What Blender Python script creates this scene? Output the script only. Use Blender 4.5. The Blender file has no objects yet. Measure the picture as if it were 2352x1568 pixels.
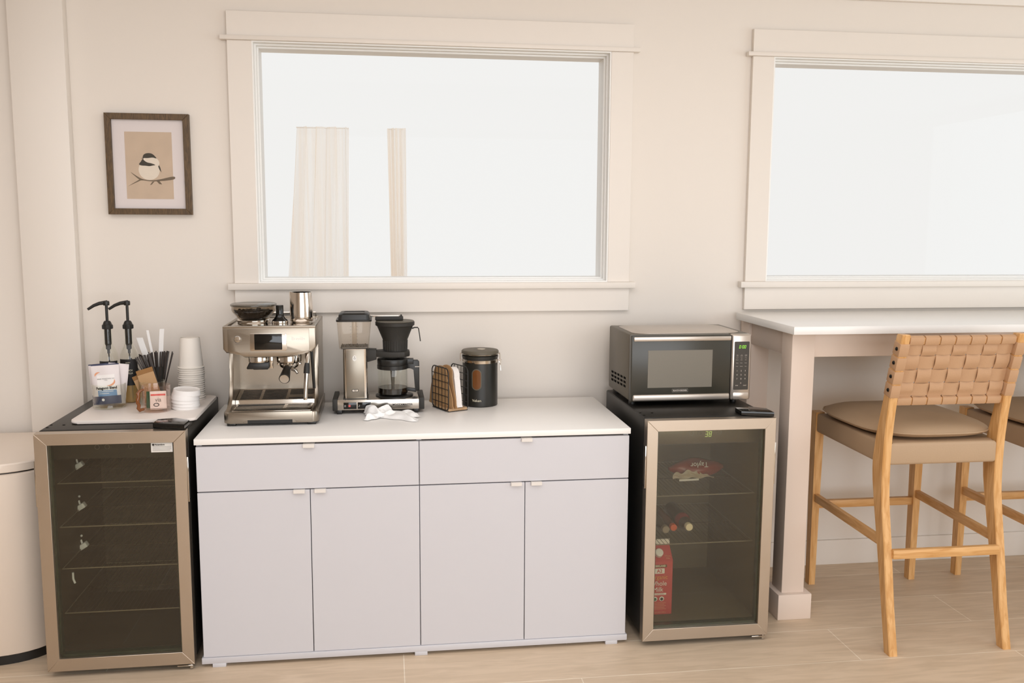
import bpy, bmesh, math, random
from mathutils import Vector, Matrix
R = math.radians
PI = math.pi
random.seed(7)
sc = bpy.context.scene
COL = sc.collection

# ---------------------------------------------------------------- camera, world, light, exposure
def make_camera():
    px, py, pz = 0.60175554, -3.53245664, 1.42327787
    yaw, pitch, roll, f = -0.137031357, -0.126698680, 0.00483943850, 2105.69932
    cy, sy, cp, sp = math.cos(yaw), math.sin(yaw), math.cos(pitch), math.sin(pitch)
    fwd = Vector((-sy * cp, cy * cp, sp)); right = Vector((cy, sy, 0)); up = right.cross(fwd)
    r2 = right * math.cos(roll) + up * math.sin(roll); u2 = up * math.cos(roll) - right * math.sin(roll)
    cd = bpy.data.cameras.new('camera'); cam = bpy.data.objects.new('camera', cd); COL.objects.link(cam)
    m = Matrix((r2, u2, -fwd)).transposed().to_4x4(); m.translation = (px, py, pz)
    cam.matrix_world = m
    cd.sensor_fit = 'HORIZONTAL'; cd.sensor_width = 36.0; cd.lens = f / 2352.0 * 36.0
    cd.clip_start = 0.05; cd.clip_end = 100
    sc.camera = cam
make_camera()

world = bpy.data.worlds.new('world'); sc.world = world; world.use_nodes = True
wb = world.node_tree.nodes['Background']
wb.inputs[0].default_value = (1.0, 0.995, 0.975, 1); wb.inputs[1].default_value = 0.90

def area_light(name, loc, target, sx, sy, power, color):
    ld = bpy.data.lights.new(name, 'AREA'); ld.shape = 'RECTANGLE'; ld.size = sx; ld.size_y = sy
    ld.energy = power; ld.color = color
    o = bpy.data.objects.new(name, ld); COL.objects.link(o); o.location = loc
    d = Vector(target) - Vector(loc)
    o.rotation_euler = d.to_track_quat('-Z', 'Y').to_euler()
    return o
# daylight: tall window in the wall on the right, wide patio window in the wall behind the camera
area_light('side_daylight', (5.42, -2.6, 1.45), (0, -2.6, 1.45), 2.9, 1.7, 34, (0.74, 0.90, 1.0))
area_light('patio_daylight', (1.9, -6.42, 1.35), (1.9, 0, 1.35), 4.4, 2.0, 114, (0.90, 0.945, 1.0))
# added overhead fill to brighten counter tops and floor, not a known fixture
area_light('overhead_fill_light', (0.3, -2.1, 2.405), (0.3, -2.1, 0), 4.0, 1.8, 39, (0.93, 0.95, 1.0))
sc.view_settings.view_transform = 'Standard'
sc.view_settings.look = 'None'
sc.view_settings.exposure = 0.0
sc.view_settings.gamma = 1.0
sc.view_settings.use_curve_mapping = False
sc.cycles.max_bounces = 10
sc.cycles.transparent_max_bounces = 24
sc.cycles.caustics_reflective = False
sc.cycles.caustics_refractive = False
sc.cycles.use_denoising = True
sc.cycles.sample_clamp_indirect = 6.0

# ---------------------------------------------------------------- materials
def lin(c):
    out = []
    for v in c[:3]:
        v = v / 255.0
        out.append(v / 12.92 if v <= 0.04045 else ((v + 0.055) / 1.055) ** 2.4)
    return (out[0], out[1], out[2], 1.0)

def new_mat(name):
    m = bpy.data.materials.new(name); m.use_nodes = True
    nt = m.node_tree; bs = nt.nodes['Principled BSDF']
    return m, nt, bs

def setp(bs, **k):
    for a, v in k.items():
        bs.inputs[a].default_value = v

def mat(name, col, rough=0.5, metal=0.0, spec=0.5, var=0.0, vscale=8.0, bump=0.0, bscale=60.0, stretch=(1, 1, 1), coat=0.0):
    m, nt, bs = new_mat(name)
    c = lin(col)
    setp(bs, **{'Base Color': c, 'Roughness': rough, 'Metallic': metal, 'Specular IOR Level': spec, 'Coat Weight': coat})
    tc = nt.nodes.new('ShaderNodeTexCoord'); mp = nt.nodes.new('ShaderNodeMapping')
    mp.inputs['Scale'].default_value = stretch
    nt.links.new(tc.outputs['Object'], mp.inputs['Vector'])
    n = nt.nodes.new('ShaderNodeTexNoise'); n.inputs['Scale'].default_value = vscale; n.inputs['Detail'].default_value = 4
    nt.links.new(mp.outputs[0], n.inputs['Vector'])
    mx = nt.nodes.new('ShaderNodeMix'); mx.data_type = 'RGBA'
    d = max(var, 0.01)
    mx.inputs[6].default_value = (c[0] * (1 - d), c[1] * (1 - d), c[2] * (1 - d), 1)
    mx.inputs[7].default_value = (min(1, c[0] * (1 + d)), min(1, c[1] * (1 + d)), min(1, c[2] * (1 + d)), 1)
    nt.links.new(n.outputs['Fac'], mx.inputs[0]); nt.links.new(mx.outputs[2], bs.inputs['Base Color'])
    if bump > 0:
        n2 = nt.nodes.new('ShaderNodeTexNoise'); n2.inputs['Scale'].default_value = bscale; n2.inputs['Detail'].default_value = 3
        nt.links.new(mp.outputs[0], n2.inputs['Vector'])
        b = nt.nodes.new('ShaderNodeBump'); b.inputs['Strength'].default_value = bump; b.inputs['Distance'].default_value = 0.004
        nt.links.new(n2.outputs['Fac'], b.inputs['Height']); nt.links.new(b.outputs[0], bs.inputs['Normal'])
    return m

def wood(name, c1, c2, rough=0.5, stretch=(1, 1, 12), scale=6.0):
    m, nt, bs = new_mat(name)
    tc = nt.nodes.new('ShaderNodeTexCoord'); mp = nt.nodes.new('ShaderNodeMapping')
    mp.inputs['Scale'].default_value = stretch
    nt.links.new(tc.outputs['Object'], mp.inputs['Vector'])
    n = nt.nodes.new('ShaderNodeTexNoise'); n.inputs['Scale'].default_value = scale; n.inputs['Detail'].default_value = 6
    n.inputs['Distortion'].default_value = 0.6
    nt.links.new(mp.outputs[0], n.inputs['Vector'])
    cr = nt.nodes.new('ShaderNodeValToRGB')
    cr.color_ramp.elements[0].position = 0.36; cr.color_ramp.elements[0].color = lin(c1)
    cr.color_ramp.elements[1].position = 0.64; cr.color_ramp.elements[1].color = lin(c2)
    nt.links.new(n.outputs['Fac'], cr.inputs[0]); nt.links.new(cr.outputs[0], bs.inputs['Base Color'])
    bs.inputs['Roughness'].default_value = rough
    return m

def brushed(name, col, rough, stretch=(60, 60, 1.5), amount=0.12):
    m, nt, bs = new_mat(name)
    setp(bs, **{'Base Color': lin(col), 'Metallic': 1.0, 'Roughness': rough})
    tc = nt.nodes.new('ShaderNodeTexCoord'); mp = nt.nodes.new('ShaderNodeMapping')
    mp.inputs['Scale'].default_value = stretch
    nt.links.new(tc.outputs['Object'], mp.inputs['Vector'])
    n = nt.nodes.new('ShaderNodeTexNoise'); n.inputs['Scale'].default_value = 10; n.inputs['Detail'].default_value = 3
    nt.links.new(mp.outputs[0], n.inputs['Vector'])
    mr = nt.nodes.new('ShaderNodeMapRange'); mr.inputs[3].default_value = rough - amount; mr.inputs[4].default_value = rough + amount
    nt.links.new(n.outputs['Fac'], mr.inputs[0]); nt.links.new(mr.outputs[0], bs.inputs['Roughness'])
    return m

def thin_glass(name, tint, ior=1.45, rough=0.0, body=None, body_fac=0.0):
    """thin-walled glass: tinted transparency with a Fresnel reflection (and a little haze where asked)"""
    m = bpy.data.materials.new(name); m.use_nodes = True; nt = m.node_tree; nt.nodes.clear()
    out = nt.nodes.new('ShaderNodeOutputMaterial')
    tr = nt.nodes.new('ShaderNodeBsdfTransparent'); tr.inputs[0].default_value = lin(tint)
    gl = nt.nodes.new('ShaderNodeBsdfGlossy'); gl.inputs['Roughness'].default_value = rough; gl.inputs[0].default_value = (1, 1, 1, 1)
    lw = nt.nodes.new('ShaderNodeLayerWeight')
    pw = nt.nodes.new('ShaderNodeMath'); pw.operation = 'POWER'; pw.inputs[1].default_value = 3.0
    nt.links.new(lw.outputs['Facing'], pw.inputs[0])
    f0 = ((ior - 1) / (ior + 1)) ** 2
    fr = nt.nodes.new('ShaderNodeMapRange'); fr.inputs[3].default_value = f0; fr.inputs[4].default_value = 0.7
    nt.links.new(pw.outputs[0], fr.inputs[0])
    src = tr
    if body:
        df = nt.nodes.new('ShaderNodeBsdfDiffuse'); df.inputs[0].default_value = lin(body)
        m0 = nt.nodes.new('ShaderNodeMixShader'); m0.inputs[0].default_value = body_fac
        nt.links.new(tr.outputs[0], m0.inputs[1]); nt.links.new(df.outputs[0], m0.inputs[2]); src = m0
    mx = nt.nodes.new('ShaderNodeMixShader')
    nt.links.new(fr.outputs[0], mx.inputs[0]); nt.links.new(src.outputs[0], mx.inputs[1]); nt.links.new(gl.outputs[0], mx.inputs[2])
    nt.links.new(mx.outputs[0], out.inputs[0])
    return m

def glow(name, col, s):
    m, nt, bs = new_mat(name)
    setp(bs, **{'Base Color': (0, 0, 0, 1), 'Emission Color': lin(col), 'Emission Strength': s})
    return m

def floor_mat():
    m, nt, bs = new_mat('oak_planks')
    tc = nt.nodes.new('ShaderNodeTexCoord'); mp = nt.nodes.new('ShaderNodeMapping')
    mp.inputs['Location'].default_value = (0.30, 0.842, 0)
    nt.links.new(tc.outputs['Object'], mp.inputs['Vector'])
    br = nt.nodes.new('ShaderNodeTexBrick')
    br.inputs['Scale'].default_value = 1.0; br.inputs['Brick Width'].default_value = 1.5; br.inputs['Row Height'].default_value = 0.236
    br.inputs['Mortar Size'].default_value = 0.0018; br.inputs['Mortar Smooth'].default_value = 0.3; br.inputs['Bias'].default_value = 0.0
    br.offset = 0.37; br.offset_frequency = 2
    br.inputs['Color1'].default_value = lin((215, 193, 167)); br.inputs['Color2'].default_value = lin((205, 182, 156)); br.inputs['Mortar'].default_value = lin((238, 224, 204))
    nt.links.new(mp.outputs[0], br.inputs['Vector'])
    g = nt.nodes.new('ShaderNodeTexNoise'); g.inputs['Scale'].default_value = 5; g.inputs['Detail'].default_value = 7; g.inputs['Distortion'].default_value = 1.2
    mg = nt.nodes.new('ShaderNodeMapping'); mg.inputs['Scale'].default_value = (0.9, 7.0, 1.0)
    nt.links.new(tc.outputs['Object'], mg.inputs['Vector']); nt.links.new(mg.outputs[0], g.inputs['Vector'])
    cr = nt.nodes.new('ShaderNodeValToRGB')
    cr.color_ramp.elements[0].position = 0.35; cr.color_ramp.elements[0].color = (0.90, 0.885, 0.86, 1)
    cr.color_ramp.elements[1].position = 0.62; cr.color_ramp.elements[1].color = (1.04, 1.04, 1.04, 1)
    nt.links.new(g.outputs['Fac'], cr.inputs[0])
    mx = nt.nodes.new('ShaderNodeMix'); mx.data_type = 'RGBA'; mx.blend_type = 'MULTIPLY'; mx.inputs[0].default_value = 1.0
    nt.links.new(br.outputs['Color'], mx.inputs[6]); nt.links.new(cr.outputs[0], mx.inputs[7])
    nt.links.new(mx.outputs[2], bs.inputs['Base Color'])
    bs.inputs['Roughness'].default_value = 0.5
    b = nt.nodes.new('ShaderNodeBump'); b.inputs['Strength'].default_value = 0.12; b.inputs['Distance'].default_value = 0.002
    nt.links.new(g.outputs['Fac'], b.inputs['Height']); nt.links.new(b.outputs[0], bs.inputs['Normal'])
    return m

M = dict(
    wall=mat('wall_paint', (234, 225, 215), 0.75, var=0.015, vscale=1.5, bump=0.05, bscale=90),
    trim=mat('trim_paint', (234, 225, 215), 0.45, var=0.01),
    ceiling=mat('ceiling_paint', (244, 240, 236), 0.8),
    floor=floor_mat(),
    patio=mat('pale_concrete', (240, 238, 232), 0.8, var=0.03),
    sash=mat('window_sash_white', (244, 242, 238), 0.4),
    pane=thin_glass('window_glass', (254, 254, 254), 1.08),
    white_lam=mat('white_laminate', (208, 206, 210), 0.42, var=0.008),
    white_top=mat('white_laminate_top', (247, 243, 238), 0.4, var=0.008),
    void=mat('vent_hole_black', (10, 9, 8), 0.9, spec=0.05),
    gap=mat('dark_gap', (60, 52, 46), 0.7),
    tab=mat('ivory_plastic_pull', (228, 221, 214), 0.45),
    steel=brushed('brushed_steel', (196, 183, 168), 0.36, (1.2, 60, 60)),
    steel_v=brushed('brushed_steel_upright', (196, 183, 168), 0.36, (60, 60, 1.2)),
    machine=brushed('machine_steel', (160, 150, 137), 0.30, (1.2, 40, 60), 0.06),
    chrome=mat('chrome', (200, 193, 184), 0.09, 1.0),
    alu=brushed('polished_aluminium', (196, 188, 178), 0.24, (60, 60, 1.5), 0.06),
    jugsteel=mat('polished_steel', (222, 214, 205), 0.11, 1.0),
    black=mat('black_plastic', (26, 24, 21), 0.38),
    blackm=mat('matt_black_plastic', (38, 35, 30), 0.6, bump=0.05, bscale=300),
    blackgloss=mat('glossy_black', (16, 15, 13), 0.08),
    cabinet_black=mat('black_enamel', (30, 27, 22), 0.42, bump=0.08, bscale=500),
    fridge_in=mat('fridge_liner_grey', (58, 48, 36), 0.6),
    fridge_in_veil=mat('fridge_liner_veil_grey', (106, 96, 78), 0.6),  # lighter liner copy: the door glass's reflected veil is put into this colour
    plate=brushed('tower_plate_aluminium', (150, 142, 130), 0.34, (60, 60, 1.5), 0.05),
    wire=mat('shelf_wire_dark', (72, 64, 52), 0.5, 0.3),
    rail=mat('shelf_rail_grey', (128, 120, 104), 0.45, 0.4),
    clip=mat('white_clip_plastic', (244, 246, 248), 0.4),
    fridge_glass=thin_glass('tinted_door_glass', (240, 239, 231), 1.52),
    gasket=mat('green_glass_edge', (46, 60, 50), 0.25),
    paper=mat('white_paper', (238, 234, 228), 0.7),
    ink=mat('dark_ink', (38, 34, 32), 0.7),
    greyink=mat('grey_ink', (120, 116, 110), 0.7),
    glowgreen=glow('green_display', (170, 255, 70), 1.1),
    glowdim=glow('pale_display', (205, 225, 130), 0.9),
    stool_wood=wood('stool_oak', (204, 150, 88), (226, 178, 120), 0.42, (14, 14, 1.4)),
    stool_wood_x=wood('stool_oak_rail', (204, 150, 88), (226, 178, 120), 0.42, (1.4, 14, 14)),
    stool_wood_y=wood('stool_oak_side_rail', (204, 150, 88), (226, 178, 120), 0.42, (14, 1.4, 14)),
    leather=mat('tan_leather', (192, 152, 116), 0.62, var=0.06, vscale=6, bump=0.12, bscale=220),
    leather2=mat('taupe_leather', (180, 152, 122), 0.6, var=0.07, vscale=5, bump=0.12, bscale=200),
    stitch=mat('cream_stitching', (222, 196, 160), 0.7),
    rivet=mat('dark_bronze_rivet', (38, 36, 33), 0.3, 0.8),
    table_top=mat('white_stone_top', (243, 240, 236), 0.28, var=0.012, vscale=3),
    table_paint=mat('table_paint', (226, 207, 192), 0.5, var=0.01),
    frame_wood=wood('dark_frame_wood', (74, 56, 34), (104, 80, 50), 0.5, (60, 8, 9), 4),
    matboard=mat('mat_board', (238, 227, 224), 0.8),
    print_bg=mat('beige_print', (212, 188, 164), 0.8, var=0.10, vscale=22),
    bird_white=mat('bird_cream', (240, 226, 208), 0.8, var=0.05, vscale=60),
    bird_dark=mat('bird_charcoal', (66, 62, 54), 0.8, var=0.25, vscale=120),
    bird_grey=mat('branch_brown', (120, 104, 86), 0.8, var=0.25, vscale=120),
    picglass=thin_glass('picture_glass', (254, 254, 254), 1.3),
    bin=mat('cream_painted_steel', (238, 222, 206), 0.35, var=0.008),
    glass=thin_glass('clear_glass', (251, 252, 249), 1.42),
    rose_glass=thin_glass('rose_glass', (253, 246, 243), 1.42),
    smoke=thin_glass('smoked_plastic', (206, 196, 182), 1.45),
    smoke_lid=thin_glass('smoked_lid', (170, 160, 146), 1.5, 0.05, (104, 97, 86), 0.5),
    tank=thin_glass('tank_plastic', (246, 242, 237), 1.42, 0.02),
    amber=mat('amber_glass', (124, 68, 20), 0.15, coat=0.2),
    syrup=thin_glass('vanilla_syrup', (232, 205, 150), 1.2, 0.0, (226, 196, 140), 0.35),
    coffee=mat('black_coffee', (24, 15, 9), 0.08),
    beans=mat('dark_roast_beans', (40, 26, 16), 0.42, var=0.3, vscale=60),
    label_black=mat('black_label', (22, 20, 19), 0.6),
    cup=mat('paper_cup_white', (238, 230, 220), 0.6),
    lid=mat('lid_white', (238, 233, 229), 0.35),
    tray=mat('white_tray', (236, 226, 218), 0.32),
    pouch=mat('pouch_white', (228, 218, 216), 0.45, var=0.02),
    pouch_label=mat('pouch_label_white', (240, 234, 230), 0.6),
    navy=mat('pouch_navy', (62, 66, 92), 0.5),
    blue=mat('pouch_blue', (112, 146, 186), 0.55),
    peach=mat('peach_ink', (226, 160, 122), 0.6),
    kraft=mat('kraft_paper', (188, 150, 108), 0.75, var=0.05, vscale=20),
    kraft_dark=mat('kraft_fold', (150, 108, 62), 0.75, var=0.05, vscale=20),
    stir=mat('black_stirrer', (44, 32, 24), 0.45),
    straw=mat('straw_wrapper', (242, 239, 236), 0.65),
    green=mat('tea_green', (40, 92, 58), 0.5),
    pinkred=mat('pink_red_print', (222, 96, 92), 0.6),
    filter=mat('brown_filter_paper', (192, 150, 104), 0.8, var=0.05, vscale=10, bump=0.2, bscale=90),
    filter_w=mat('white_filter_paper', (240, 232, 226), 0.8, var=0.02, bump=0.15, bscale=300),
    plank=wood('rack_plank', (176, 140, 102), (200, 166, 128), 0.55, (3, 14, 3)),
    cloth=mat('white_cloth', (248, 246, 243), 0.85, bump=0.25, bscale=240),
    can=mat('canister_black', (34, 32, 27), 0.34, bump=0.04, bscale=500),
    can_lid=mat('canister_lid_grey', (92, 84, 70), 0.5, bump=0.04, bscale=500),
    can_window=mat('ground_coffee_behind_glass', (112, 66, 30), 0.18, var=0.25, vscale=25),
    cream=mat('cream_ink', (232, 222, 196), 0.6),
    mw_case=mat('microwave_case', (92, 84, 70), 0.36, 0.55, var=0.02),
    mw_top=mat('microwave_silver', (196, 186, 176), 0.3, 0.75),
    mw_door=mat('microwave_black', (54, 51, 42), 0.3),
    mw_window=mat('microwave_screen', (118, 111, 98), 0.3, var=0.04, vscale=200),
    mw_panel=mat('microwave_panel', (56, 50, 42), 0.3),
    carton=mat('carton_red', (196, 72, 74), 0.5),
    gold=mat('gold_ink', (226, 160, 84), 0.6),
    plastic_red=mat('package_wrap_red', (150, 62, 54), 0.25, var=0.25, vscale=25, bump=0.5, bscale=40),
    plastic_clear=mat('package_wrap_pale', (190, 176, 156), 0.2, var=0.2, vscale=40, bump=0.5, bscale=60),
    capwhite=mat('cap_cream', (236, 222, 190), 0.4),
    caporange=mat('cap_orange', (214, 92, 44), 0.4),
    capclear=mat('cap_pale_grey', (150, 136, 118), 0.3),
    sauce=mat('bottle_red', (158, 44, 44), 0.25),
    juice=mat('bottle_amber', (120, 70, 36), 0.25),
    bottle_dark=mat('bottle_dark', (70, 56, 42), 0.3),
    dim=mat('bottle_grey_brown', (94, 82, 66), 0.25),
    sheer=None,
)
def sheer_mat():
    m = bpy.data.materials.new('peach_sheer'); m.use_nodes = True; nt = m.node_tree; nt.nodes.clear()
    out = nt.nodes.new('ShaderNodeOutputMaterial')
    df = nt.nodes.new('ShaderNodeBsdfDiffuse'); tl = nt.nodes.new('ShaderNodeBsdfTranslucent'); tp = nt.nodes.new('ShaderNodeBsdfTransparent')
    n = nt.nodes.new('ShaderNodeTexNoise'); n.inputs['Scale'].default_value = 1.0
    tc = nt.nodes.new('ShaderNodeTexCoord'); mp = nt.nodes.new('ShaderNodeMapping'); mp.inputs['Scale'].default_value = (38, 1, 0.5)
    nt.links.new(tc.outputs['Object'], mp.inputs['Vector']); nt.links.new(mp.outputs[0], n.inputs['Vector'])
    cr = nt.nodes.new('ShaderNodeValToRGB'); cr.color_ramp.elements[0].position = 0.40; cr.color_ramp.elements[1].position = 0.58; cr.color_ramp.elements[0].color = (1.0, 0.92, 0.83, 1); cr.color_ramp.elements[1].color = (1.0, 0.985, 0.965, 1)
    nt.links.new(n.outputs['Fac'], cr.inputs[0])
    nt.links.new(cr.outputs[0], df.inputs[0]); nt.links.new(cr.outputs[0], tl.inputs[0])
    a = nt.nodes.new('ShaderNodeMixShader'); a.inputs[0].default_value = 0.5
    nt.links.new(df.outputs[0], a.inputs[1]); nt.links.new(tl.outputs[0], a.inputs[2])
    b = nt.nodes.new('ShaderNodeMixShader'); b.inputs[0].default_value = 0.35
    nt.links.new(a.outputs[0], b.inputs[1]); nt.links.new(tp.outputs[0], b.inputs[2])
    nt.links.new(b.outputs[0], out.inputs[0])
    return m
M['sheer'] = sheer_mat()

# ---------------------------------------------------------------- mesh helpers
def rrect(x0, x1, y0, y1, r, n=6):
    pts = []
    for cx, cy, a0 in ((x1 - r, y1 - r, 0), (x0 + r, y1 - r, 90), (x0 + r, y0 + r, 180), (x1 - r, y0 + r, 270)):
        for i in range(n + 1):
            a = R(a0 + 90 * i / n); pts.append((cx + r * math.cos(a), cy + r * math.sin(a)))
    return pts

class B:
    def __init__(s):
        s.bm = bmesh.new(); s.mi = 0
    def m(s, i):
        s.mi = i; return s
    def _done(s, faces):
        for f in faces:
            f.material_index = s.mi
    def box(s, x0, x1, y0, y1, z0, z1, bev=0.0, seg=2, mtx=None):
        vs = [s.bm.verts.new(v) for v in ((x0, y0, z0), (x1, y0, z0), (x1, y1, z0), (x0, y1, z0), (x0, y0, z1), (x1, y0, z1), (x1, y1, z1), (x0, y1, z1))]
        fs = [s.bm.faces.new([vs[i] for i in q]) for q in ((3, 2, 1, 0), (4, 5, 6, 7), (0, 1, 5, 4), (1, 2, 6, 5), (2, 3, 7, 6), (3, 0, 4, 7))]
        s._done(fs)
        if bev > 0:
            es = list({e for f in fs for e in f.edges})
            r = bmesh.ops.bevel(s.bm, geom=es, offset=bev, segments=seg, affect='EDGES', profile=0.5, clamp_overlap=True)
            s._done(r['faces'])
            vs = list({v for f in r['faces'] for v in f.verts} | {v for v in vs if v.is_valid})
        if mtx is not None:
            bmesh.ops.transform(s.bm, matrix=mtx, verts=[v for v in vs if v.is_valid])
        return s
    def prism(s, poly, a, b, axis='z', bev=0.0, seg=2, mtx=None):
        def P(p, t):
            return (p[0], p[1], t) if axis == 'z' else ((p[0], t, p[1]) if axis == 'y' else (t, p[0], p[1]))
        l0 = [s.bm.verts.new(P(p, a)) for p in poly]; l1 = [s.bm.verts.new(P(p, b)) for p in poly]
        n = len(poly)
        fs = [s.bm.faces.new(l0[::-1]), s.bm.faces.new(l1)]
        for i in range(n):
            fs.append(s.bm.faces.new((l0[i], l0[(i + 1) % n], l1[(i + 1) % n], l1[i])))
        s._done(fs); vs = l0 + l1
        if bev > 0:
            es = list(set(fs[0].edges) | set(fs[1].edges))
            r = bmesh.ops.bevel(s.bm, geom=es, offset=bev, segments=seg, affect='EDGES', profile=0.5, clamp_overlap=True)
            s._done(r['faces']); vs = list({v for f in r['faces'] for v in f.verts} | {v for v in vs if v.is_valid})
        if mtx is not None:
            bmesh.ops.transform(s.bm, matrix=mtx, verts=[v for v in vs if v.is_valid])
        return s
    def loft(s, loops, cap0=True, cap1=True, closed=True):
        L = [[s.bm.verts.new(p) for p in lp] for lp in loops]
        n = len(L[0]); fs = []
        for a, b in zip(L, L[1:]):
            for i in range(n if closed else n - 1):
                fs.append(s.bm.faces.new((a[i], a[(i + 1) % n], b[(i + 1) % n], b[i])))
        if closed and cap0: fs.append(s.bm.faces.new(L[0][::-1]))
        if closed and cap1: fs.append(s.bm.faces.new(L[-1]))
        s._done(fs); return s
    def lathe(s, prof, c=(0, 0, 0), n=40, mtx=None, cap=True):
        """prof: (r, z) pairs; r 0 ends close in a point"""
        rings = []; allv = []
        for r, z in prof:
            if r < 1e-6:
                v = [s.bm.verts.new((c[0], c[1], c[2] + z))]
            else:
                v = [s.bm.verts.new((c[0] + r * math.cos(2 * PI * i / n), c[1] + r * math.sin(2 * PI * i / n), c[2] + z)) for i in range(n)]
            rings.append(v); allv += v
        fs = []
        for a, b in zip(rings, rings[1:]):
            for i in range(n):
                j = (i + 1) % n
                if len(a) == 1 and len(b) == 1: continue
                if len(a) == 1: fs.append(s.bm.faces.new((a[0], b[j], b[i])))
                elif len(b) == 1: fs.append(s.bm.faces.new((a[i], a[j], b[0])))
                else: fs.append(s.bm.faces.new((a[i], a[j], b[j], b[i])))
        if cap:
            if len(rings[0]) > 1: fs.append(s.bm.faces.new(rings[0][::-1]))
            if len(rings[-1]) > 1: fs.append(s.bm.faces.new(rings[-1]))
        s._done(fs)
        if mtx is not None: bmesh.ops.transform(s.bm, matrix=mtx, verts=allv)
        return s
    def cyl(s, p0, p1, r0, r1=None, n=20):
        r1 = r0 if r1 is None else r1
        return s.tube([p0, p1], [r0, r1], n)
    def tube(s, pts, r, n=10, closed=False):
        pts = [Vector(p) for p in pts]
        rr = r if isinstance(r, (list, tuple)) else [r] * len(pts)
        N = len(pts); rings = []
        ref = None
        for i, p in enumerate(pts):
            if closed: t = pts[(i + 1) % N] - pts[i - 1]
            else: t = pts[min(i + 1, N - 1)] - pts[max(i - 1, 0)]
            t.normalize()
            if ref is None:
                ref = Vector((0, 0, 1)) if abs(t.z) < 0.9 else Vector((1, 0, 0))
            u = (ref - t * ref.dot(t)).normalized(); w = t.cross(u); ref = u
            rings.append([s.bm.verts.new(p + (u * math.cos(2 * PI * k / n) + w * math.sin(2 * PI * k / n)) * rr[i]) for k in range(n)])
        fs = []
        for i in range(N if closed else N - 1):
            a, b = rings[i], rings[(i + 1) % N]
            for k in range(n):
                fs.append(s.bm.faces.new((a[k], a[(k + 1) % n], b[(k + 1) % n], b[k])))
        if not closed:
            fs.append(s.bm.faces.new(rings[0][::-1])); fs.append(s.bm.faces.new(rings[-1]))
        s._done(fs); return s
    def ribbon(s, pts, width, thick, closed=False):
        """flat strap: width is a vector across, thick the thickness"""
        pts = [Vector(p) for p in pts]; w = Vector(width) * 0.5; N = len(pts); L = []
        for i, p in enumerate(pts):
            t = (pts[(i + 1) % N] - pts[i - 1]) if closed else (pts[min(i + 1, N - 1)] - pts[max(i - 1, 0)])
            nn = t.cross(w).normalized() * thick * 0.5
            L.append([s.bm.verts.new(q) for q in (p - w - nn, p + w - nn, p + w + nn, p - w + nn)])
        fs = []
        for i in range(N if closed else N - 1):
            a, b = L[i], L[(i + 1) % N]
            for k in range(4):
                fs.append(s.bm.faces.new((a[k], a[(k + 1) % 4], b[(k + 1) % 4], b[k])))
        if not closed:
            fs.append(s.bm.faces.new(L[0][::-1])); fs.append(s.bm.faces.new(L[-1]))
        s._done(fs); return s
    def grid(s, fn, nu, nv):
        vs = [[s.bm.verts.new(fn(i / nu, j / nv)) for j in range(nv + 1)] for i in range(nu + 1)]
        fs = [s.bm.faces.new((vs[i][j], vs[i + 1][j], vs[i + 1][j + 1], vs[i][j + 1])) for i in range(nu) for j in range(nv)]
        s._done(fs); return s
    def quad(s, a, b, c, d):
        s._done([s.bm.faces.new([s.bm.verts.new(p) for p in (a, b, c, d)])]); return s
    def blob(s, c, rx, ry, rz, u=10, v=8):
        ret = bmesh.ops.create_uvsphere(s.bm, u_segments=u, v_segments=v, radius=1.0)
        vs = ret['verts']
        for p in vs:
            p.co = Vector((c[0] + p.co.x * rx, c[1] + p.co.y * ry, c[2] + p.co.z * rz))
        s._done({f for p in vs for f in p.link_faces}); return s
    def tf(s, m):
        bmesh.ops.transform(s.bm, matrix=m, verts=s.bm.verts); return s
    def build(s, name, mats, parent=None, flat=False, angle=38, loc=None):
        bmesh.ops.recalc_face_normals(s.bm, faces=s.bm.faces)
        me = bpy.data.meshes.new(name); s.bm.to_mesh(me); s.bm.free()
        for q in (mats if isinstance(mats, (list, tuple)) else [mats]):
            me.materials.append(M[q] if isinstance(q, str) else q)
        if not flat:
            me.polygons.foreach_set('use_smooth', [True] * len(me.polygons))
            me.set_sharp_from_angle(angle=R(angle))
        o = bpy.data.objects.new(name, me); COL.objects.link(o)
        if parent is not None: o.parent = parent
        if loc is not None: o.location = loc
        return o

def thing(name, label, cat, loc=(0, 0, 0), rz=0.0, group=None):
    o = bpy.data.objects.new(name, None); COL.objects.link(o)
    o.empty_display_size = 0.05; o.location = loc; o.rotation_euler = (0, 0, rz)
    o['label'] = label; o['category'] = cat
    if group: o['group'] = group
    return o

def tag(o, label, cat, group=None, kind=None):
    o['label'] = label; o['category'] = cat
    if group: o['group'] = group
    if kind: o['kind'] = kind
    return o

def struct(o):
    o['kind'] = 'structure'; return o

def plabel(o, label):
    o['label'] = label; return o

def copy_thing(root):
    r = root.copy(); COL.objects.link(r)
    for ch in list(root.children):
        c = ch.copy(); COL.objects.link(c); c.parent = r
        for g in list(ch.children):
            d = g.copy(); COL.objects.link(d); d.parent = c
    return r

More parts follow.
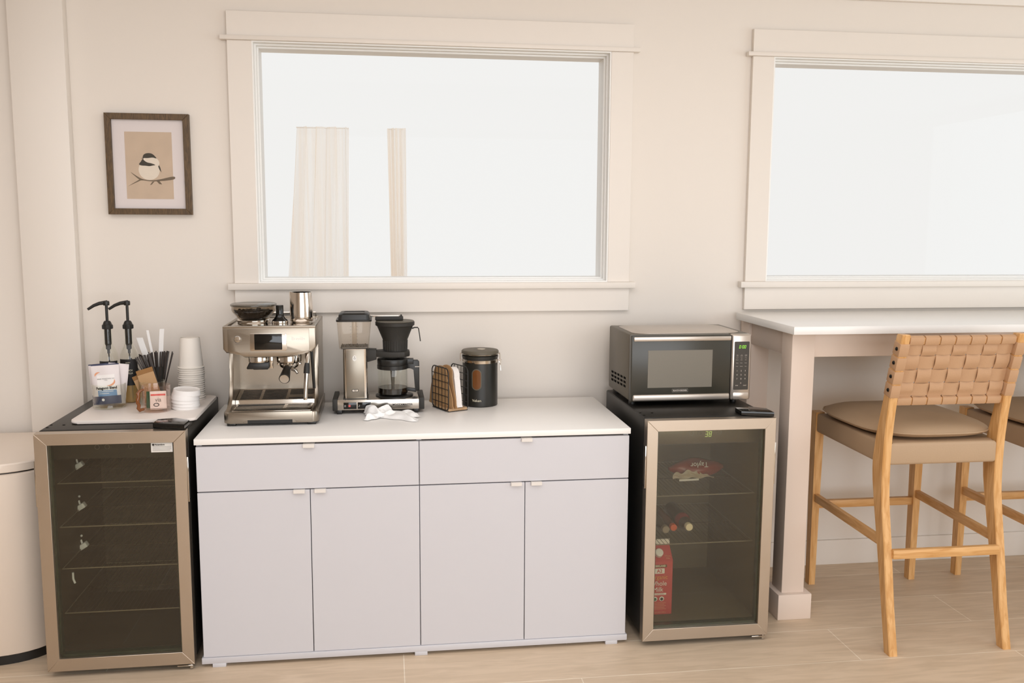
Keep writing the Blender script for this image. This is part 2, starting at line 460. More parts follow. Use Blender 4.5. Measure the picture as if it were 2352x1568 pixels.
def text(name, s, size, mt, parent, loc, rot=(90, 0, 0), align='CENTER', sx=1.0, extrude=0.0003, space=1.0, bold=0.0):
    cu = bpy.data.curves.new('lettering_curve', 'FONT'); cu.body = s; cu.size = size; cu.align_x = align; cu.align_y = 'CENTER'
    cu.extrude = extrude; cu.space_character = space; cu.offset = bold; cu.resolution_u = 3
    ob = bpy.data.objects.new('lettering_curve', cu)
    me = bpy.data.meshes.new_from_object(ob)
    bpy.data.objects.remove(ob); bpy.data.curves.remove(cu)
    me.transform(Matrix.Diagonal((sx, 1, 1, 1)))
    me.transform(Matrix.Rotation(R(rot[2]), 4, 'Z') @ Matrix.Rotation(R(rot[1]), 4, 'Y') @ Matrix.Rotation(R(rot[0]), 4, 'X'))
    me.name = name; me.materials.clear(); me.materials.append(M[mt])
    o = bpy.data.objects.new(name, me); COL.objects.link(o); o.parent = parent; o.location = loc
    return o

SEG = {'0': 'abcdef', '1': 'bc', '3': 'abgcd', '8': 'abcdefg'}
def seven_segment(name, s, h, mt, parent, loc, slant=0.16):
    """slanted seven-segment digits facing -y, centred on loc"""
    b = B(); w = h * .50; t_ = h * .12; x = 0.0; parts = []
    for ch in s:
        if ch == ':':
            parts += [(x + .1 * h, h * .30, t_, t_), (x + .1 * h, h * .64, t_, t_)]; x += h * .32; continue
        for q in SEG[ch]:
            parts.append({'a': (x, h - t_, w, t_), 'g': (x, h / 2 - t_ / 2, w, t_), 'd': (x, 0, w, t_), 'f': (x, h / 2, t_, h / 2), 'b': (x + w - t_, h / 2, t_, h / 2), 'e': (x, 0, t_, h / 2), 'c': (x + w - t_, 0, t_, h / 2)}[q])
        x += w + h * .17
    tot = x - h * .17
    for (px, pz, pw, ph) in parts:
        g = h * .012
        pts = [(px + g, pz + g), (px + pw - g, pz + g), (px + pw - g, pz + ph - g), (px + g, pz + ph - g)]
        b.prism([(u - tot / 2 + slant * (v - h / 2), v - h / 2) for u, v in pts], -.0003, .0003, 'y')
    o = b.build(name, mt, parent, flat=True); o.location = loc; return o

def smooth_poly(pts, n=5):
    """closed Catmull-Rom curve through the points"""
    out = []; N = len(pts)
    for i in range(N):
        p0, p1, p2, p3 = pts[i - 1], pts[i], pts[(i + 1) % N], pts[(i + 2) % N]
        for k in range(n):
            u = k / n
            out.append(tuple(.5 * (2 * p1[c] + (p2[c] - p0[c]) * u + (2 * p0[c] - 5 * p1[c] + 4 * p2[c] - p3[c]) * u * u + (3 * p1[c] - p0[c] - 3 * p2[c] + p3[c]) * u ** 3) for c in (0, 1)))
    return out

ORD = ['topmost', 'second', 'third', 'fourth', 'fifth', 'sixth', 'seventh', 'eighth', 'ninth', 'tenth', 'eleventh', 'twelfth', 'thirteenth', 'fourteenth', 'fifteenth', 'sixteenth', 'seventeenth', 'eighteenth']
# ---------------------------------------------------------------- the room
XL, XR, YF, ZC = -4.8, 5.5, -6.5, 2.42
W1 = (0.1318, 1.4636); W2 = (2.1140, 3.4458); WZ = (1.2022, 2.0777)
b = B()
T = 0.14
b.box(XL, W1[0], 0, T, 0, ZC).box(W1[1], W2[0], 0, T, 0, ZC).box(W2[1], XR, 0, T, 0, ZC)
for a, c in (W1, W2):
    b.box(a, c, 0, T, 0, WZ[0]).box(a, c, 0, T, WZ[1], ZC)
bmesh.ops.remove_doubles(b.bm, verts=b.bm.verts, dist=1e-5)
struct(b.build('wall_back', 'wall'))
b = B(); b.box(XL - .14, XL, YF - .14, T, 0, ZC); struct(b.build('wall_left', 'wall'))
# wall on the right: tall window opening
b = B()
b.box(XR, XR + .14, YF, -4.05, 0, ZC).box(XR, XR + .14, -1.15, T, 0, ZC).box(XR, XR + .14, -4.05, -1.15, 0, .6).box(XR, XR + .14, -4.05, -1.15, 2.3, ZC)
struct(b.build('wall_right', 'wall'))
b = B()
b.box(XL, -.3, YF - .14, YF, 0, ZC).box(4.1, XR + .14, YF - .14, YF, 0, ZC).box(-.3, 4.1, YF - .14, YF, 2.35, ZC).box(-.3, 4.1, YF - .14, YF, 0, .35)
struct(b.build('wall_front', 'wall'))
b = B(); b.box(XL, XR, YF, 6.0, -.05, 0); struct(b.build('floor', 'floor'))
b = B(); b.box(XL - .14, XR + .14, YF - .14, T, ZC, ZC + .05); struct(b.build('ceiling', 'ceiling'))
b = B(); b.box(XL, XR, -.022, 0, 2.305, ZC, .003); struct(b.build('trim_2', 'trim'))
b = B(); b.box(XL, -.70, -.012, 0, 0, .1066, .002).box(-.49, XR, -.012, 0, 0, .1066, .002); struct(b.build('baseboard_back', 'trim'))
b = B(); b.box(-.685, -.5005, -.045, 0, 0, ZC, .003); struct(b.build('trim_1', 'trim'))

def make_window(name, x0, x1):
    z0, z1 = WZ; cw = .0868; ft = -.020
    b = B()
    b.box(x0 - cw, x0, ft, 0, z0, z1, .0015); b.box(x1, x1 + cw, ft, 0, z0, z1, .0015)     # side casings
    b.box(x0 - cw, x1 + cw, ft, 0, z1 + .0155, 2.1804, .0015)                              # header
    b.box(x0 - cw, x1 + cw, ft, 0, 1.0895, z0 - .024, .0015)                               # apron
    w = struct(b.build(name, 'trim', angle=20))
    b = B()
    # jamb lining, stepped inwards like the glazing beads
    for (a, yy0, yy1) in ((.005, -.018, .012), (.011, .012, .034), (.017, .034, .12)):
        b.box(x0 - .001, x0 + a, yy0, yy1, z0, z1); b.box(x1 - a, x1 + .001, yy0, yy1, z0, z1)
        b.box(x0 + a, x1 - a, yy0, yy1, z1 - a, z1 + .001); b.box(x0 + a, x1 - a, yy0, yy1, z0 - .001, z0 + a)
    b.build('window_frame', 'sash', w, angle=20)  # whiter than the casing: daylight on the jambs is put into the colour
    b = B(); b.box(x0 - cw - .023, x1 + cw + .023, -.032, .0, z1, z1 + .0155, .0015); b.build('fillet_strip', 'trim', w)
    b = B(); b.box(x0 - cw - .022, x1 + cw + .022, -.036, .012, z0 - .024, z0, .002); b.build('window_sill', 'trim', w)
    b = B(); b.box(x0 + .016, x1 - .016, .056, .060, z0 + .016, z1 - .016); b.build('glass_pane', 'pane', w)
    return w
make_window('window_1', *W1)
make_window('window_2', *W2)

# sheer curtains out beyond the first window
def curtain(xa, xb, xa2, xb2, y, folds, amp, label):
    t = thing('sheer_curtain', label, 'curtain', ((xa + xb) / 2, y, 0), 0, 'curtains beyond the window')
    cx = (xa + xb) / 2
    def fn(u, v):
        xt = xa + (xb - xa) * u; xbm = xa2 + (xb2 - xa2) * u
        x = xbm + (xt - xbm) * v
        ph = u * folds * 2 * PI
        d = amp * (math.sin(ph) + .35 * math.sin(2.3 * ph + 1.1 + 1.5 * (1 - v)))
        return (x - cx + .012 * math.sin(ph * 1.4 + 2 * v), d, .006 + v * 1.934)
    b = B(); b.grid(fn, folds * 14, 10); b.build('curtain_panel', 'sheer', t)
    b = B(); b.tube([(xa - cx + .006, 0, 1.936), (xb - cx - .006, 0, 1.936)], .004, 10); b.build('curtain_rod', 'sash', t)
    return t
curtain(.13, .42, -.03, .40, 1.6, 4, .030, 'peach sheer curtain with wide soft folds seen through the window glass')
curtain(.622, .712, .648, .706, 1.6, 3, .022, 'narrow gathered beige curtain seen through the middle of the window glass')
# ---------------------------------------------------------------- beverage fridges
def make_fridge(x0, yf, label, kind):
    W = .445; hw = W / 2
    t = thing('beverage_fridge', label, 'mini fridge', (x0 + hw, yf + .29, 0), 0, 'glass-door beverage fridges')
    F = -.29; BK = .2835
    b = B()
    b.box(-hw, -hw + .033, F + .043, BK, .03, .785, .004); b.box(hw - .033, hw, F + .043, BK, .03, .785, .004)
    b.box(-hw + .03, hw - .03, F + .043, BK, .748, .785); b.box(-hw + .03, hw - .03, F + .043, BK, .03, .066)
    b.box(-hw + .03, hw - .03, BK - .05, BK, .06, .75)
    b.box(-hw + .003, hw - .003, F + .046, BK - .003, .780, .7862, .002)
    b.build('body', 'cabinet_black', t)
    b = B(); e = .0335
    b.box(-hw + e - .001, -hw + e, F + .05, BK - .051, .066, .748); b.box(hw - e, hw - e + .001, F + .05, BK - .051, .066, .748)
    b.box(-hw + e, hw - e, BK - .0525, BK - .051, .066, .748); b.box(-hw + e, hw - e, F + .05, BK - .051, .066, .0675)
    b.build('liner', 'fridge_in_veil' if kind == 'milk' else 'fridge_in', t)
    b = B(); b.box(-hw + .035, hw - .035, F + .052, F + .18, .690, .748, .004)
    cp = b.build('control_panel', 'mw_case' if kind == 'milk' else 'blackm', t)
    for i, xx in enumerate((-.055, -.025, .045)):
        q = B(); q.tube([(xx + .007 * math.cos(a * PI / 8), F + .0515, .728 + .007 * math.sin(a * PI / 8)) for a in range(16)], .0006, 5, True); q.build('touch_icon', 'greyink', cp)
    if kind == 'milk':
        seven_segment('display_digits', '38', .019, 'glowdim', cp, (.006, F + .0514, .7235))
    # door: four mitred bars round a dark glass
    d = bpy.data.objects.new('door', None); COL.objects.link(d); d.parent = t; d.empty_display_size = .03
    z0, z1, w = .0215, .785, .037
    o = [(-hw, z0), (hw, z0), (hw, z1), (-hw, z1)]; i_ = [(-hw + w, z0 + w + .004), (hw - w, z0 + w + .004), (hw - w, z1 - w), (-hw + w, z1 - w)]
    for k in range(4):
        j = (k + 1) % 4
        b = B(); b.prism([o[k], o[j], i_[j], i_[k]], F, F + .036, 'y', .0008, 1)
        b.build('frame_bar', 'steel' if k in (0, 2) else 'steel_v', d)
    b = B(); b.box(-hw + w - .004, hw - w + .004, F + .010, F + .014, z0 + w, z1 - w + .004); plabel(b.build('glass_pane', 'fridge_glass', d), 'dark tinted glass pane')
    b = B(); g = .012
    for (xa, xb, za, zb) in ((-hw + w - .002, -hw + w + .006, z0 + w, z1 - w), (hw - w - .006, hw - w + .002, z0 + w, z1 - w), (-hw + w, hw - w, z0 + w, z0 + w + .012)):
        b.box(xa, xb, F + .016, F + .036, za, zb)
    b.build('gasket', 'gasket', d)
    for sx in (-1, 1):
        b = B()
        X = sx * hw
        b.box(min(X, X + sx * .0045), max(X, X + sx * .0045), F + .004, F + .007, .556, .700, .0008)
        b.box(min(X, X + sx * .0035), max(X, X + sx * .0035), F + .007, F + .022, .560, .563); b.box(min(X, X + sx * .0035), max(X, X + sx * .0035), F + .007, F + .022, .693, .696)
        plabel(b.build('pocket_handle', 'chrome', d), 'thin chrome pocket handle')
    # hinge cover on top, hinge foot, feet
    b = B(); b.prism([(hw - .106, F + .10), (hw - .106, F + .043), (hw - .004, F + .010), (hw - .002, F + .075), (hw - .05, F + .115)], .7862, .803, 'z', .003)
    plabel(b.build('hinge_cover', 'blackgloss', t), 'glossy black hinge cover')
    b = B(); b.box(hw - .055, hw - .006, F + .004, F + .05, .012, .017, .001).cyl((hw - .012, F + .012, .004), (hw - .012, F + .012, .021), .006)
    b.build('hinge_foot', 'chrome', t)
    for (xx, yy) in ((-hw + .04, F + .08), (hw - .04, F + .09), (-hw + .04, BK - .04), (hw - .04, BK - .04)):
        b = B(); b.cyl((xx, yy, 0), (xx, yy, .032), .016); b.build('foot', 'black', t)
    for (xx, yy) in ((-hw + .012, F + .085), (-hw + .010, F + .125), (-hw + .05, F + .12)):
        b = B(); b.cyl((xx, yy, .7862), (xx, yy, .7868), .0045, n=14); b.build('screw_hole_plug', 'void', t)
    # wire shelves
    zs = (.608, .466, .329, .181) if kind != 'milk' else (.505, .3335)
    for z in zs:
        b = B()
        xa, xb, ya, yb = -hw + .036, hw - .036, F + .075, BK - .056
        b.tube([(xa, ya, z), (xb, ya, z), (xb, yb, z), (xa, yb, z)], .0020, 6, True)
        n = 26; b.m(1)
        for k in range(1, n):
            x = xa + (xb - xa) * k / n; b.tube([(x, ya, z), (x, yb, z)], .0009, 5)
        b.tube([(xa, (ya + yb) / 2, z - .003), (xb, (ya + yb) / 2, z - .003)], .0018, 6)
        sh = b.build('wire_shelf', ['rail', 'wire'], t)
        if kind != 'milk' and z > .2:
            q = B(); mt = Matrix.Translation((xa + .004, -.025, z + .008)) @ Matrix.Rotation(R(-32), 4, 'Y')
            q.box(-.012, .017, -.012, .012, -.009, .009, .003, 2, mt); q.tube([(xa + .002, -.025, z + .016), (xa - .0015, -.025, z + .030)], .0032, 8); q.blob((xa + .001, -.025, z + .044), .004, .004, .004)
            plabel(q.build('shelf_clip', 'clip', sh), 'white plastic shelf clip')
    if kind != 'milk':
        b = B(); b.tube([(-hw + .038, -.13, .284), (-hw + .038, -.13, .262), (-hw + .044, -.132, .248)], .0035, 8); plabel(b.build('drain_tube', 'clip', t), 'short white tube')
        b = B(); b.box(.1165, .181, F + .0088, F + .0098, .7165, .7465, .0006)
        s = plabel(b.build('warning_sticker', 'paper', t), 'white warning sticker with black lettering')
        text('sticker_lettering', 'Attention', .0078, 'ink', s, (.1425, F + .0086, .7405), align='CENTER', bold=.0002)
        for k in range(4):
            q = B(); q.box(.1205, .1775 - .004 * (k == 3), F + .0085, F + .0088, .7345 - .0042 * k - .0006, .7345 - .0042 * k + .0006); q.build('sticker_text_line', 'greyink', s)
        q = B(); q.cyl((.1235, F + .0083, .7405), (.1235, F + .0088, .7405), .0034, n=16); q.build('sticker_warning_dot', 'ink', s)
    return t
make_fridge(-.4659, -.6345, 'glass-door mini fridge with steel frame standing beside the cream bin, serving tray on top', 'plain')
make_fridge(1.4492, -.6632, 'glass-door mini fridge with steel frame under the microwave, milk carton inside', 'milk')

# what stands in the right-hand fridge
t = thing('milk_carton', 'red gable-top milk carton behind the fridge glass', 'milk carton', (1.5355, -.512, .068))
b = B()
b.box(-.0475, .0475, -.0475, .0475, 0, .195, .0015, 1)
b.loft([[(-.0475, -.0475, .195), (.0475, -.0475, .195), (.0475, .0475, .195), (-.0475, .0475, .195)], [(-.0475, -.003, .236), (.0475, -.003, .236), (.0475, .003, .236), (-.0475, .003, .236)]])
b.build('carton_body', 'carton', t)
b = B(); b.box(-.0475, .0475, -.003, .003, .236, .258, .0006); plabel(b.build('carton_fin', 'paper', t), 'white sealed top edge')
b = B(); mt = Matrix.Translation((0, -.030, .2155)) @ Matrix.Rotation(R(47), 4, 'X')
b.lathe([(0.0, 0), (.0145, 0), (.0145, .013), (.012, .015), (0, .015)], n=24, mtx=mt); plabel(b.build('screw_cap', 'lid', t), 'white screw cap')
fy = -.0478
def cbox(nm, m_, x0, x1, z0, z1):
    q = B(); q.prism(rrect(x0, x1, z0, z1, min(.002, (z1 - z0) * .45), 3), fy - .0004, fy, 'y'); return q.build(nm, m_, t)
cbox('brand_band', 'dim', -.024, .026, .172, .182)
text('carton_lettering', 'KIRKLAND', .0085, 'cream', t, (.001, fy - .0006, .1772), bold=.0003)
cbox('badge', 'paper', -.018, .018, .150, .1685)
text('carton_lettering', 'A2', .0165, 'carton', t, (0, fy - .0006, .159), bold=.0004)
text('carton_lettering', 'Organic', .022, 'gold', t, (-.002, fy - .0004, .1365), sx=.9)
text('carton_lettering', 'Whole', .024, 'paper', t, (-.003, fy - .0004, .1135), sx=.9)
text('carton_lettering', 'Milk', .024, 'paper', t, (-.004, fy - .0004, .0915), sx=.9)
cbox('banner', 'paper', -.036, .026, .072, .079)
text('carton_lettering', 'ULTRA PASTEURIZED', .0045, 'carton', t, (-.004, fy - .0006, .0755))
for xx, mm in ((-.014, 'green'), (.010, 'ink')):
    q = B(); q.cyl((xx, fy, .058), (xx, fy - .0004, .058), .0085, n=20); q.build('seal', 'paper', t)
    q = B(); q.cyl((xx, fy - .0004, .057), (xx, fy - .0008, .057), .0055, n=16); q.build('seal_mark', mm, t)
for k in range(5):
    q = B(); q.box(-.038, .026 - .006 * (k % 2), fy - .0004, fy, .043 - .0055 * k - .0007, .043 - .0055 * k + .0007); q.build('print_line', 'peach', t)
text('carton_lettering', 'HALF GALLON (1.89 L)', .0055, 'peach', t, (-.002, fy - .0004, .0085))
text('carton_lettering', 'Whole', .008, 'peach', t, (.031, -.0365, .2085), (47 + 0, 0, 0))
text('carton_lettering', 'Milk', .008, 'peach', t, (.031, -.0425, .2020), (47 + 0, 0, 0))

def lying_bottle(x, y, z, r, cap_r, body, cap, label):
    t = thing('sauce_bottle', label, 'bottle', (x, y, z), 0, 'bottles lying on the fridge shelf')
    mt = Matrix.Translation((0, 0, r)) @ Matrix.Rotation(R(-90), 4, 'X')
    b = B(); b.lathe([(0, .0), (cap_r * .8, 0), (cap_r * .8, .02), (r * .8, .045), (r, .065), (r, .20), (r * .9, .21), (0, .21)], n=28, mtx=mt); b.build('bottle_body', body, t)
    if body == 'bottle_dark':
        b = B(); b.lathe([(r * .82, .044), (r * 1.01, .064), (r * 1.01, .075), (r * .9, .076)], n=28, mtx=mt, cap=False); plabel(b.build('shoulder_label', 'sauce', t), 'red shoulder label')
    b = B(); mt2 = Matrix.Translation((0, -.008, r)) @ Matrix.Rotation(R(-90), 4, 'X')
    b.lathe([(0, 0), (cap_r * .92, 0), (cap_r, .002), (cap_r, .018), (0, .018)], n=24, mtx=mt2); b.build('cap', cap, t)
lying_bottle(1.655, -.505, .3365, .028, .0135, 'bottle_dark', 'capwhite', 'red-shouldered bottle with cream cap lying on the fridge shelf')
lying_bottle(1.6095, -.47, .3365, .0165, .0125, 'juice', 'caporange', 'slim bottle with orange cap lying on the fridge shelf')
lying_bottle(1.5745, -.49, .3365, .0175, .0135, 'dim', 'capclear', 'slim bottle with pale grey cap lying on the fridge shelf')

t = thing('meat_package', 'red shrink-wrapped meat package on the upper fridge shelf', 'food package', (1.722, -.37, .5075), R(4))
def pk(u, v):
    a = v * 2 * PI; x = -.105 + .21 * u
    e = max(.05, math.sin(PI * min(1, max(0, u)))) ** .55
    rr = 1 + .10 * math.sin(9 * u + 3 * a)
    return (x, .045 * e * rr * math.cos(a), .034 + .034 * e * rr * math.sin(a) if math.sin(a) > -.6 else .034 - .034 * e * .85)
b = B(); b.grid(pk, 26, 20); b.build('wrapped_meat', 'plastic_red', t)
b = B(); b.grid(lambda u, v: (-.108 + .16 * u, -.0475 - .003 * math.sin(26 * u + 9 * v) * math.sin(PI * v), .008 + (.004 + .030 * math.sin(PI * min(1, .12 + u)) ** .8 * (.8 + .2 * math.sin(23 * u))) * v + .003 * math.sin(17 * u)), 44, 8); b.build('clear_wrap', 'plastic_clear', t)
b = B(); b.box(-.085, -.01, -.0545, -.0525, .001, .008); b.build('paper_label', 'paper', t)
text('package_lettering', 'Taylor', .026, 'paper', t, (-.005, -.044, .056), (100, 180, 0))

# ---------------------------------------------------------------- sideboard
SB = (.7025, -.338)
t = thing('sideboard', 'long white sideboard with two drawers and four doors', 'cabinet', (SB[0], SB[1], 0))
def L(x): return x - SB[0]
def Y(y): return y - SB[1]
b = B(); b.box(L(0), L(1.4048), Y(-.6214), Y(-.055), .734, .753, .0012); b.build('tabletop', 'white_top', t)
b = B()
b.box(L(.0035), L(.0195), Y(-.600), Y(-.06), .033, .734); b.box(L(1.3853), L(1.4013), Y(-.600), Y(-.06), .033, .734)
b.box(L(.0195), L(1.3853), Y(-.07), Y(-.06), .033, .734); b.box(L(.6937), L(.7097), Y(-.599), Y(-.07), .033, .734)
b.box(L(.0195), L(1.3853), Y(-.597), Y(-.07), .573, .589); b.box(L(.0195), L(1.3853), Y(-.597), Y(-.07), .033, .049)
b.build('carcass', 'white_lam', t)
b = B(); b.box(L(.02), L(1.385), Y(-.592), Y(-.585), .05, .732); b.build('shadow_panel', 'gap', t)
b = B(); b.box(L(-.001), L(1.4058), Y(-.6230), Y(-.08), .012, .0325, .0015); b.build('plinth', 'white_lam', t)
for (xa, xb) in ((.0323, .0744), (.6822, .724), (1.3306, 1.3719)):
    for ya in (-.6236, -.13):
        b = B(); b.box(L(xa), L(xb), Y(ya), Y(ya + .04), 0, .0125, .001); b.build('foot', 'white_lam', t)
g = .0012
def front(nm, xa, xb, za, zb, tx):
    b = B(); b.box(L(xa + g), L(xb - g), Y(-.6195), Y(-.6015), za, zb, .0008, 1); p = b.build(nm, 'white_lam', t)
    b = B(); b.box(L(tx - .018), L(tx + .018), Y(-.6275), Y(-.603), zb + .0002, zb + .0016, .0003, 1); b.box(L(tx - .018), L(tx + .018), Y(-.6285), Y(-.6268), zb - .010, zb + .0016, .0004, 1)
    plabel(b.build('tab_pull', 'tab', p), 'small ivory tab pull')
front('drawer', .0035, .7017, .583, .7275, .352); front('drawer', .7017, 1.4013, .583, .7275, 1.054)
for xa, xb, tx in ((.0035, .3533, .319), (.3533, .7017, .385), (.7017, 1.0493, 1.020), (1.0493, 1.4013, 1.087)):
    front('door', xa, xb, .0335, .5795, tx)

# ---------------------------------------------------------------- bar table
t = thing('bar_table', 'tall counter table with white stone top and beige square legs', 'table', (2.78, -.30, 0))
def TX(x): return x - 2.78
def TY(y): return y + .30
b = B(); b.box(TX(1.9891), TX(3.62), TY(-.5646), TY(-.034), 1.052, 1.080, .0015); b.build('tabletop', 'table_top', t)
for (xa, ya) in ((2.0189, -.4918), (2.0189, -.1005), (3.50, -.4918), (3.50, -.1005)):
    b = B(); b.box(TX(xa), TX(xa + .0848), TY(ya), TY(ya + .085), .09, 1.052, .0015); lg = b.build('leg', 'table_paint', t)
    b = B(); b.box(TX(xa - .021), TX(xa + .106), TY(ya - .022), TY(min(ya + .107, -.0125)), 0, .0951, .002); b.build('plinth_block', 'table_paint', lg)
for (xa, xb, ya, yb) in ((2.1037, 3.50, -.482, -.460), (2.1037, 3.50, -.060, -.038), (2.030, 2.052, -.407, -.1005), (3.55, 3.572, -.407, -.1005)):
    b = B(); b.box(TX(xa), TX(xb), TY(ya), TY(yb), .962, 1.052, .001); b.build('apron', 'table_paint', t)

# ---------------------------------------------------------------- bar stools
def make_stool():
    t = thing('bar_stool', '', 'stool', (2.478, -.47, 0), 0, 'woven-back bar stools')
    ox, oy = 2.478, -.47
    near = [(0, -.832), (.15, -.797), (.363, -.758), (.50, -.730), (.58, -.7235), (.66, -.7235), (.729, -.7265), (.828, -.7375), (.942, -.7645), (1.0735, -.7985)]
    far = [(0, -.797), (.14, -.765), (.35, -.715), (.50, -.678), (.58, -.661), (.64, -.659), (.7165, -.671), (.812, -.695), (.936, -.7255), (1.0735, -.765)]
    def fy(z, tab):
        for (a, ya), (c, yc) in zip(tab, tab[1:]):
            if a <= z <= c: return ya + (yc - ya) * (z - a) / (c - a)
        return tab[-1][1]
    zs = [0, .08, .15, .22, .29, .363, .42, .47, .52, .56, .60, .64, .68, .72, .76, .80, .85, .90, .95, 1.0, 1.05, 1.0735]
    for xa in (2.250, 2.6625):
        b = B(); loops = []
        for z in zs:
            a = fy(z, near); c = fy(z, far); e = 0.003
            loops.append([(xa - ox, c - oy, z), (xa - ox, a - oy + e, z), (xa - ox + e, a - oy, z), (xa + .028 - ox, a - oy, z), (xa + .028 - ox, c - oy, z)])
        lp = loops[-1]; cx = sum(p[0] for p in lp) / 5; cyy = sum(p[1] for p in lp) / 5
        loops.append([(cx + (p[0] - cx) * .84, cyy + (p[1] - cyy) * .90, 1.0768) for p in lp])
        b.loft(loops); b.build('leg', 'stool_wood', t, angle=30)
    for xa in (2.262, 2.690):
        b = B()
        b.loft([[(xa - ox - e, -.212 - oy - e, z), (xa + .029 - ox + e, -.212 - oy - e, z), (xa + .029 - ox + e, -.175 - oy + e, z), (xa - ox - e, -.175 - oy + e, z)] for z, e in ((0, -.002), (.30, 0), (.655, .003), (.703, .003))])
        b.build('leg', 'stool_wood', t, angle=30)
    def bar(x0, x1, y0, y1, z0, z1):
        b = B(); b.box(x0 - ox, x1 - ox, y0 - oy, y1 - oy, z0, z1, .002); b.build('stretcher', 'stool_wood_x', t)
    bar(2.29, 2.692, -.204, -.182, .312, .343)
    bar(2.277, 2.664, -.776, -.756, .315, .346)
    for xa, xb in ((2.268, 2.256), (2.697, 2.668)):
        b = B(); b.loft([[(xa - ox, -.205 - oy, .345), (xa + .017 - ox, -.205 - oy, .345), (xa + .017 - ox, -.205 - oy, .375), (xa - ox, -.205 - oy, .375)],
                         [(xb - ox, -.735 - oy, .345), (xb + .017 - ox, -.735 - oy, .345), (xb + .017 - ox, -.735 - oy, .375), (xb - ox, -.735 - oy, .375)]]); b.build('stretcher', 'stool_wood_y', t)
    # upholstered seat frame and loose pillow
    b = B(); b.prism([(2.2535 - ox, -.665 - oy), (2.279 - ox, -.665 - oy), (2.279 - ox, -.722 - oy), (2.662 - ox, -.722 - oy), (2.662 - ox, -.665 - oy), (2.690 - ox, -.665 - oy), (2.7165 - ox, -.214 - oy), (2.264 - ox, -.214 - oy)], .624, .700, 'z', .010, 3)
    plabel(b.build('seat_frame', 'leather2', t), 'taupe leather seat frame')
    b = B(); n = 40
    def outline(k, sc_, z):
        a = 2 * PI * k / n; c, s_ = math.cos(a), math.sin(a); p = 3.6
        r_ = (abs(c) ** p + abs(s_) ** p) ** (-1 / p); x = c * r_; y = s_ * r_
        # pointed corners of a knife-edge cushion
        w = .232 + .012 * (y + 1) / 2
        zz = z + (.006 * abs(x) ** 3 * abs(y) ** 3)
        return (.005 + x * w * sc_, y * .262 * sc_ + .022, zz)
    loops = []
    for sc_, z in ((.10, .7015), (.55, .7015), (.85, .704), (.96, .714), (1.0, .724)):
        loops.append([outline(k, sc_, z) for k in range(n)])
    for sc_, z in ((.985, .7275), (.92, .738), (.8, .749), (.6, .757), (.3, .761), (.08, .762)):
        loops.append([outline(k, sc_, z) for k in range(n)])
    b.loft(loops); cu = plabel(b.build('seat_cushion', 'leather2', t, angle=60), 'taupe leather cushion')
    b = B(); b.tube([outline(k, 1.003, .7255) for k in range(n)], .0028, 6, True); b.build('piping', 'leather2', cu)
    # woven back in the tilted plane of the rear legs
    def bp(z): return (fy(z, near) + fy(z, far)) / 2 - oy
    zl, zh = .846, 1.056
    for zz in (zl, zh):
        b = B(); y = bp(zz); dirv = Vector((0, bp(zz + .02) - bp(zz - .02), .04)).normalized(); nv = Vector((0, dirv.z, -dirv.y))
        c = Vector((0, y, zz)); h, d = .0115, .008
        p = [c - dirv * h - nv * d, c + dirv * h - nv * d, c + dirv * h + nv * d, c - dirv * h + nv * d]
        b.loft([[(2.277 - ox, q.y, q.z) for q in p], [(2.664 - ox, q.y, q.z) for q in p]]); b.build('back_rail', 'stool_wood_x', t)
    nV, nH = 7, 4
    x0, x1 = 2.281 - ox, 2.660 - ox; pitch = (x1 - x0) / nV
    hz = [.886 + .0475 * k for k in range(nH)]
    def wave(i, j): return 1 if (i + j) % 2 == 0 else -1
    for i in range(nV):
        xc = x0 + pitch * (i + .5); pts = []
        def P(z, off):
            dv = Vector((0, bp(min(z, 1.06) + .01) - bp(min(z, 1.06) - .01), .02)).normalized(); nv = Vector((0, dv.z, -dv.y))
            return Vector((xc, bp(min(z, 1.07)), z)) + nv * off
        b = B()
        # loop round each rail
        for zz in (zl, zh):
            ring = []
            for a in range(16):
                an = 2 * PI * a / 16; k = (abs(math.cos(an)) ** 4 + abs(math.sin(an)) ** 4) ** -.25
                ring.append(P(zz + .0135 * k * math.sin(an), .0105 * k * math.cos(an)))
            b.ribbon(ring, (pitch - .005, 0, 0), .003, True)
        pts = [P(zl + .010, .0)]
        for k in range(41):
            z = zl + .016 + (zh - zl - .032) * k / 40
            ph = (z - hz[0]) / .0475
            off = -.0052 * math.cos(PI * ph) * (1 if i % 2 == 0 else -1) * min(1, k / 5, (40 - k) / 5)
            pts.append(P(z, off))
        pts.append(P(zh - .010, 0))
        b.ribbon(pts, (pitch - .005, 0, 0), .0028); b.build('strap', 'leather', t)
    for j in range(nH):
        z = hz[j]; wv = Vector((0, bp(z + .02) - bp(z - .02), .04)).normalized(); nv = Vector((0, wv.z, -wv.y))
        c = Vector((0, bp(z), z)); pts = []
        for k in range(61):
            x = x0 + (x1 - x0) * k / 60
            ph = (x - x0 - pitch * .5) / pitch
            off = .0052 * math.cos(PI * ph) * (1 if j % 2 == 0 else -1) * min(1, k / 4, (60 - k) / 4)
            pts.append(Vector((x, 0, 0)) + c + nv * off)
        b = B(); b.ribbon(pts, wv * .0435, .0028)
        # wraps round the two rear legs
        for xa in (2.250 - ox, 2.6625 - ox):
            ya, yc = fy(z, near) - oy, fy(z, far) - oy
            cm = (ya + yc) / 2; hh = (yc - ya) / 2 * nv.y + .0026
            mt = Matrix.Translation((xa + .014, cm, z)) @ Matrix(((1, 0, 0), (0, nv.y, wv.y), (0, nv.z, wv.z))).to_4x4()
            b.box(-.0164, .0164, -hh, hh, -.0222, .0222, .0018, 2, mt)
        s = b.build('strap', 'leather', t)
